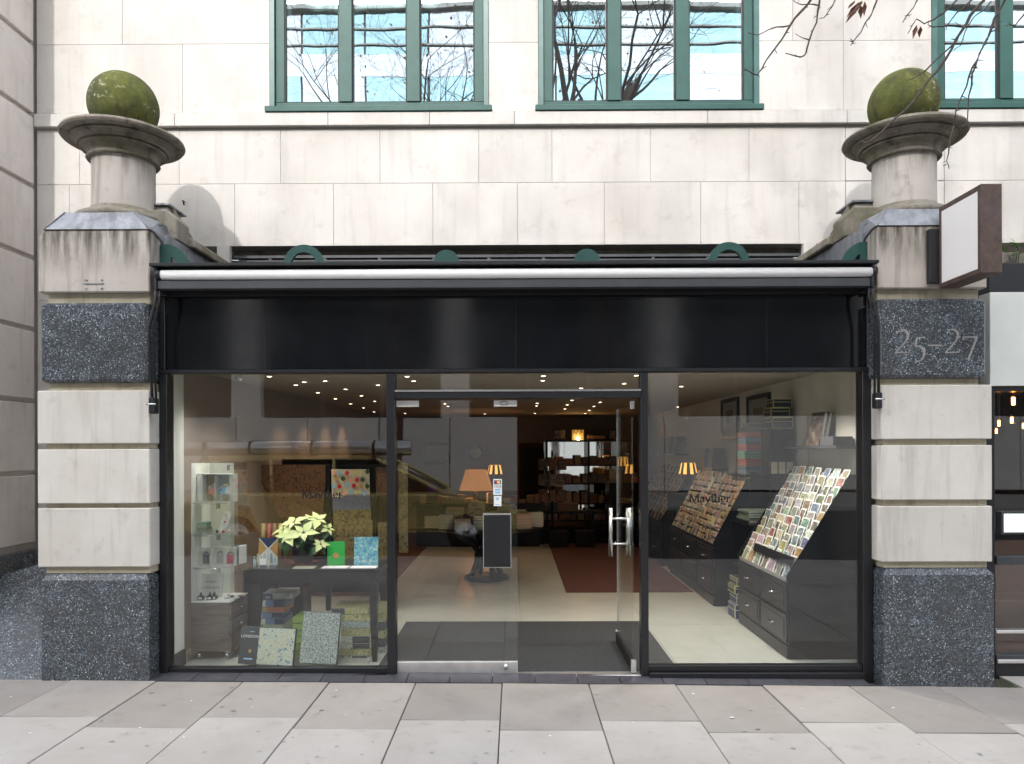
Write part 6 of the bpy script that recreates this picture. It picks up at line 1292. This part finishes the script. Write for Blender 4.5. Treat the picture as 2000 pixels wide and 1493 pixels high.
# book display in front of the shelving
q0_, q1_ = atY(1052, 985, 7.9), atY(1150, 985, 7.9); zt_ = atY(1100, 1000, 7.9).z
s = MB(); s.box(0, q1_.x - q0_.x + .3, 0, .5, zt_ - FZ - .04, zt_ - FZ); s.box(.05, .1, .05, .1, 0, zt_ - FZ - .041); s.box(1.0, 1.05, .05, .1, 0, zt_ - FZ - .041); s.box(.0, q1_.x - q0_.x + .3, .1, .45, 0, .3); single('book_table', s, 'black_wood', 'low dark table of books before the back shelving', 'table', (q0_.x, 7.9, FZ))
for k, (px, n, c) in enumerate(((1060, 5, (.24, .16, .12)), (1078, 6, (.08, .10, .12)), (1098, 5, (.24, .13, .09)), (1118, 5, (.22, .15, .12)))):
    z = zt_ + .001
    for j in range(n): s = MB(); s.box(0, .19, 0, .24, 0, .028); single('stacked_book', s, 'coloured', 'thick book, %s up in the %s pile on the low back table' % (ORD[j], ORD[k]), 'book', (atY(px - 8, 990, 7.95).x, 7.95, z), group='books on the low back table', color=c, rz=rr.uniform(-.03, .03)); z += .029
for k, px in enumerate((1060, 1108)): s = MB(); s.box(0, .16, 0, .02, 0, .2); o = single('displayed_book', s, 'coloured', 'upright orange cream book on the %s pile of the low back table' % ('left' if k == 0 else 'middle'), 'book', (atY(px - 8, 960, 8.0).x, 8.02, zt_ + (.15 if k == 0 else .15) + .001), color=(.30, .20, .12)); o.rotation_euler.x = rad(-8)
for k, px in enumerate((1074, 1118)):
    s = MB(); w = .36; s.add([(-w * .42, 0, 0), (w * .42, 0, 0), (w * .42, w * .8, 0), (-w * .42, w * .8, 0), (-w * .5, -.03, .30), (w * .5, -.03, .30), (w * .5, w * .86, .30), (-w * .5, w * .86, .30)], [(0, 3, 2, 1), (0, 1, 5, 4), (1, 2, 6, 5), (2, 3, 7, 6), (3, 0, 4, 7), (4, 5, 6, 7)]); q = atZ(px + 4, 1042, FZ); single('floor_bin', s, 'black_soft', 'black tapered bin on the floor, %s of two behind the round table' % ('left' if k == 0 else 'right'), 'bin', (q.x, min(q.y, 7.4), FZ), group='black floor bins')
# spinner of bagged gifts left of the shelving
sp = thing('gift_spinner', 'dark spinner hung with small bagged gifts beside the back doorway', 'display stand', (shx(1072), 7.6, FZ)); s = MB(); s.tube([(0, 0, 0), (0, 0, 1.75)], .02, 8); part('pole', s, 'black_wood', sp)
for k in range(3):
    for j in range(8):
        a = j * math.pi / 4; s = MB(); r_ = .20; c = Vector((r_ * math.cos(a), r_ * math.sin(a), 1.5 - k * .28)); s.add([c + Vector((-.05, 0, .1)), c + Vector((.05, 0, .1)), c + Vector((.06, -.02, -.1)), c + Vector((-.06, -.02, -.1)), c + Vector((-.04, .03, .1)), c + Vector((.04, .03, .1)), c + Vector((.05, .04, -.1)), c + Vector((-.05, .04, -.1))], [(0, 1, 2, 3), (4, 7, 6, 5), (0, 4, 5, 1), (1, 5, 6, 2), (2, 6, 7, 3), (3, 7, 4, 0)]); part('bagged_gift', s, rr.choice(['glitter_card', 'wrap_brown', 'art_print']), sp)
# ================================================================== STREET SIDE OPPOSITE (seen in the glass)
YO = -26.0
op = thing('opposite_building', 'stone and glass office block across the street, mirrored in the windows', 'building', (0, YO, 0)); OO = (0, YO, 0)
def ob(name, x0, x1, y0, y1, z0, z1, mat, bev=0): s = MB(OO); s.box(x0, x1, y0, y1, z0, z1); return part(name, s, mat, op, bevel=bev)
TOPZ = 22.8
ob('wall', -40, 40, YO - 9, YO - .6, 0, 9.6, 'wall_taupe'); ob('upper_wall', -40, 40, YO - 9, YO - .61, 9.61, TOPZ - .1, 'opposite_stone')
x = -40
while x < 40: ob('plinth_block', x + .02, min(x + 3.1, 40) - .02, YO - .6, YO, 0, 3.2, 'opposite_stone', .01); x += 3.1
for k in range(-4, 5):
    xc = -2.6 + 9.1 * k; ob('column', xc - .62, xc + .62, YO - .55, YO - .05, 3.2, 9.6, 'opposite_stone')
    for j in range(3):
        xx = xc + .62 + j * 2.62; ob('window_glass', xx + .08, xx + 2.5, YO - .55, YO - .45, 3.25, 9.5, 'window_dark')
ob('cornice', -40, 40, YO - .6, YO + .15, 9.6, 10.2, 'opposite_stone')
z = 10.2; i = 0
while z < TOPZ - .3:
    ob('spandrel', -40, 40, YO - .6, YO - .44, z, z + .99, 'curtain_pale'); 
    for k in range(27):
        ob('curtain_pane', -40 + k * 3 + .05, -40 + k * 3 + 2.95, YO - .58, YO - .45, z + 1.0, z + 3.09, 'curtain_glass' if (k + i) % 3 else 'curtain_pale')
    for q in ((1.7,) if i < 3 else (1.4, 2.2)): ob('louvre', -40, 40, YO - .42, YO - .36, z + q, z + q + .07, 'opposite_stone')
    z += 3.1; i += 1
ob('parapet', -40, 40, YO - 1, YO - .2, z, max(z + .2, TOPZ), 'opposite_stone')
# ---- parked car with a roof tube
car = thing('parked_car', 'yellow-brown estate car with silver roof tube parked behind the viewer', 'car', (-2.9, -7.75, -.13)); KO = (-2.9, -7.75, -.13)
xc0, xc1 = -5.75, .1
body = [(xc0, .35), (xc0, .95), (xc0 + .1, 1.05), (xc1 - 1.5, 1.05), (xc1 - .25, .86), (xc1 - .02, .66), (xc1, .35)]
s = MB(KO); s.prism(body, 'y', -8.6, -6.9); part('body', s, 'car_paint', car, bevel=.06, seg=3)
cab = [(xc0 + .06, 1.06), (xc0 + .28, 1.62), (xc0 + .6, 1.70), (xc1 - 2.75, 1.70), (xc1 - 2.45, 1.63), (xc1 - 1.35, 1.06)]
s = MB(KO); s.prism([(p[0] + (.05 if i < 3 else -.05), p[1] - (.10 if i in (1, 2, 3, 4) else 0)) for i, p in enumerate(cab)], 'y', -8.46, -7.02); part('windows', s, 'window_dark', car, bevel=.03)
s = MB(KO); s.prism([(xc0 + .30, 1.60), (xc0 + .6, 1.70), (xc1 - 2.8, 1.70), (xc1 - 2.45, 1.62)], 'y', -8.5, -6.98); part('roof', s, 'car_paint', car, bevel=.03, seg=2)
for a, b, c, d_ in ((xc0 + .08, 1.05, xc0 + .32, 1.62), (xc0 + 1.5, 1.05, xc0 + 1.5, 1.64), (xc0 + 2.6, 1.05, xc0 + 2.6, 1.64), (xc1 - 1.38, 1.05, xc1 - 2.5, 1.63)):
    s = MB(KO)
    for y in (-6.99, -8.5): s.tube([(a, y, b), (c, y, d_)], .035, 6)
    part('door_pillar', s, 'car_paint', car)
for x in (xc0 + .95, xc1 - .95):
    for y in (-7.0, -8.5):
        s = MB(KO); s.tube([(x, y - .1, .33), (x, y + .11, .33)], .33, 24); w = part('wheel', s, 'rubber', car); s = MB(KO); s.tube([(x, y - .105, .33), (x, y + .115, .33)], .2, 16); part('rim', s, 'steel', w)
tb = thing('roof_tube', 'silver pipe tube strapped along the roof of the parked car', 'tube', (-3.7, -7.2, 1.8))
s = MB((-3.7, -7.2, 1.8)); s.tube([(-5.85, -7.2, 1.82), (-1.85, -7.2, 1.82)], .13, 20); part('pipe', s, 'steel', tb)
s = MB((-3.7, -7.2, 1.8))
for x in (-5.5, -4.7, -3.6, -2.5): s.tube([(x, -7.2, 1.68), (x, -7.2, 1.55)], [.05, .12], 8); s.tube([(x, -7.2, 1.82), (x + .04, -7.2, 1.82)], .137, 16)
part('roof_feet', s, 'rubber', tb)
# ---- parking sign on a post
ps = thing('parking_sign', 'small grey parking plate on a thin post at the kerb', 'sign', (-5.7, -6.6, -.1)); s = MB((-5.7, -6.6, -.1)); s.tube([(-5.7, -6.6, -.1), (-5.7, -6.6, 2.35)], .03, 10); part('post', s, 'awning_grey', ps)
s = MB((-5.7, -6.6, -.1)); s.box(-5.83, -5.57, -6.565, -6.55, 2.1, 2.37); part('plate', s, 'paper_grey', ps)
# ================================================================== BARE TREES
def grow(mb, p, d, r, L, lvl, rr, tips, droop=0.0):
    n = 5; pts = [p]; rs = [r]; q = p.copy(); dd = d.copy()
    for i in range(n):
        dd = (dd + Vector((rr.uniform(-1, 1), rr.uniform(-1, 1), rr.uniform(-.8, 1) - droop)) * .16).normalized(); q = q + dd * (L / n); pts.append(q.copy()); rs.append(r * (1 - .55 * (i + 1) / n))
    mb.tube(pts, rs, 7 if lvl < 2 else 4 if lvl < 4 else 3, cap=False)
    if lvl >= 5: tips.append(q); return
    nb = 3 if lvl < 1 else rr.choice((3, 4))
    for k in range(nb):
        i = rr.randint(2, n) if k else n; ax = Vector((rr.uniform(-1, 1), rr.uniform(-1, 1), rr.uniform(-.3, .9))).normalized()
        nd = (dd * .75 + ax * (.55 + .12 * lvl)).normalized(); grow(mb, pts[i], nd, max(rs[i] * .72, .004), L * rr.uniform(.62, .8), lvl + 1, rr, tips, droop + .05)
def tree(x, y, h, seed, label, r=.2, lean=(0, 0)):
    rr = random.Random(seed); t = thing('bare_tree', label, 'tree', (x, y, -.15), group='bare street trees')
    mb = MB(); p0 = Vector((0, 0, 0)); p1 = Vector((lean[0] * .5, lean[1] * .5, h * .55)); p2 = Vector((lean[0], lean[1], h * .62)); mb.tube([p0, p1, p2], [r, r * .75, r * .7], 10, cap=False); part('trunk', mb, 'bark', t)
    mb = MB(); tips = []
    for k in range(5): a = k * 2.5; grow(mb, p2 if k < 3 else p1.lerp(p2, .3 * k - .6), Vector((math.cos(a) * .6, math.sin(a) * .6, .9)).normalized(), r * .5, h * .22, 1, rr, tips)
    part('crown', mb, 'bark', t)
    mb = MB()
    for q in tips[::3]: a = Vector((rr.uniform(-1, 1), rr.uniform(-1, 1), -.5)) * .05; b = Vector((.03, 0, -.05)); mb.add([q, q + a, q + a + b, q + b], [(0, 1, 2, 3)])
    o = part('dead_leaves', mb, 'dead_leaf', t); o['kind'] = 'stuff'
tree(1.9, -9.2, 13.5, 4, 'bare street tree mirrored in the middle upper window', .2, (-.3, 0)); tree(-2.6, -9.6, 12.0, 9, 'slim bare street tree mirrored in the left upper window', .15, (.6, 0))
# ---- twigs hanging into the picture, top right
YB_ = -2.0
br = thing('hanging_branch', 'bare drooping twigs with dead leaves hanging in at the top right', 'branch', atY(1750, -260, YB_ - .4))
BO = tuple(br.location); CR = lambda x, y, Y=YB_: atY(1400 + x / 2.987, y / 2.987, Y)
TW = [([(560, -120), (548, 0), (480, 80), (428, 150), (380, 230), (290, 350), (265, 400), (235, 438), (200, 425), (160, 400)], .0065, 0), ([(428, 150), (350, 158), (300, 175), (240, 205), (180, 190)], .004, 0),
      ([(600, -100), (600, 0), (590, 60), (583, 130), (540, 235), (515, 320), (495, 332), (450, 325), (400, 312)], .006, .1), ([(540, 235), (500, 222), (460, 198)], .0035, .1), ([(590, 33), (550, 25), (500, 28), (470, 20), (435, -5)], .004, .1),
      ([(730, -120), (690, 0), (650, 70), (625, 105), (600, 110)], .0045, .1), ([(960, -90), (935, 0), (900, 90), (840, 190), (795, 245), (780, 267)], .005, -.1), ([(795, 243), (772, 240)], .003, -.1), ([(1190, -60), (1170, 0), (1110, 90), (1085, 132)], .0045, -.1), ([(1108, 92), (1138, 84)], .003, -.1),
      ([(1600, -120), (1560, 0), (1480, 90), (1430, 180), (1370, 290), (1290, 410), (1200, 520), (1150, 590), (1045, 690), (960, 775), (900, 822), (870, 835), (838, 823)], .0085, 0), ([(1200, 520), (1160, 535)], .003, 0), ([(1045, 690), (1025, 675), (1010, 660)], .003, 0),
      ([(1440, -60), (1400, 0), (1320, 80), (1260, 120), (1210, 140), (1165, 112), (1140, 150), (1115, 195)], .005, .12), ([(1520, -40), (1480, 5), (1400, 75), (1340, 155), (1270, 158), (1230, 145)], .005, .05),
      ([(1430, 180), (1400, 240), (1330, 305), (1250, 380), (1205, 425), (1155, 455), (1105, 472)], .0045, 0), ([(1205, 425), (1250, 375)], .003, 0), ([(1360, 255), (1335, 262), (1318, 248)], .003, 0), ([(1450, 160), (1410, 145), (1388, 128)], .003, 0),
      ([(1720, -90), (1680, 0), (1620, 110), (1590, 200), (1560, 260), (1520, 350), (1470, 450), (1430, 560), (1395, 650), (1385, 735)], .0075, -.15), ([(1520, 350), (1490, 430), (1470, 560), (1462, 700), (1452, 732), (1400, 745)], .005, -.15), ([(1520, 352), (1553, 352)], .003, -.15),
      ([(1590, 185), (1620, 180), (1650, 150), (1640, 90)], .0035, -.15), ([(1810, 60), (1790, 90), (1740, 150), (1715, 150), (1705, 130)], .0045, 0), ([(1430, 560), (1470, 577)], .003, -.15), ([(1392, 650), (1422, 640)], .003, -.15),
      ([(1600, 10), (1560, 60), (1500, 100), (1450, 180), (1420, 270), (1385, 290)], .004, .1), ([(1385, 735), (1355, 860), (1340, 940), (1355, 985)], .004, -.15), ([(1340, 960), (1318, 970)], .003, -.15)]
for pts, r, dy in TW:
    w = [CR(a, b, YB_ + dy) for a, b in pts]; n = len(w); rr = random.Random(len(pts) + int(pts[0][0]))
    w2 = [w[0]]
    for a, b in zip(w, w[1:]): m_ = (a + b) / 2 + Vector((rr.uniform(-1, 1), rr.uniform(-1, 1), rr.uniform(-1, 1))) * (b - a).length * .05; w2 += [m_, b]
    n = len(w2); s = MB(BO); s.tube(w2, [r * (1 - .62 * i / (n - 1)) * RR_ for i, RR_ in enumerate([rr.uniform(.85, 1.2) for _ in w2])], 5); 
    for i in range(1, n - 1, 1):
        if rr.random() < .45: d_ = Vector((rr.uniform(-1, 1), rr.uniform(-1, 1), rr.uniform(-.8, .4))).normalized() * rr.uniform(.01, .03); s.tube([w2[i], w2[i] + d_], [r * .45, r * .25], 4)
    part('twig', s, 'bark', br)
s = MB(BO); w = [atY(1500, -120, YB_), atY(1650, -110, YB_), atY(1800, -130, YB_ - .1), atY(1980, -180, YB_ - .4), Vector((4.3, -3.6, 5.9)), Vector((4.8, -5.2, 5.9)), Vector((5.2, -7.2, 5.2))]
s.tube(w, [.012, .016, .022, .03, .045, .06, .08], 8); part('bough', s, 'bark', br)
def deadleaf(c, k, sc_):
    rr = random.Random(k); s = MB(BO); c = Vector(c)
    for i in range(7 if k == 1 else 2):
        a = rr.uniform(-.9, .9); d_ = Vector((math.sin(a) * .6 - .3, rr.uniform(-.5, .5), -.8)).normalized() * sc_ * rr.uniform(.7, 1.2); sd = Vector((.8, rr.uniform(-.6, .6), rr.uniform(-.4, .4))).normalized() * sc_ * .17
        c2 = c + Vector((rr.uniform(-1, 1), rr.uniform(-1, 1), rr.uniform(-.3, .3))) * sc_ * .35
        s.add([c2, c2 + d_ * .4 + sd, c2 + d_, c2 + d_ * .4 - sd, c2 + d_ * .45 + sd.cross(d_).normalized() * sc_ * .12], [(0, 1, 4), (1, 2, 4), (2, 3, 4), (3, 0, 4)])
    part('dead_leaf', s, 'dead_leaf', br)
deadleaf(CR(840, 10), 1, .085); deadleaf(CR(1180, 145, YB_ + .1), 2, .075)
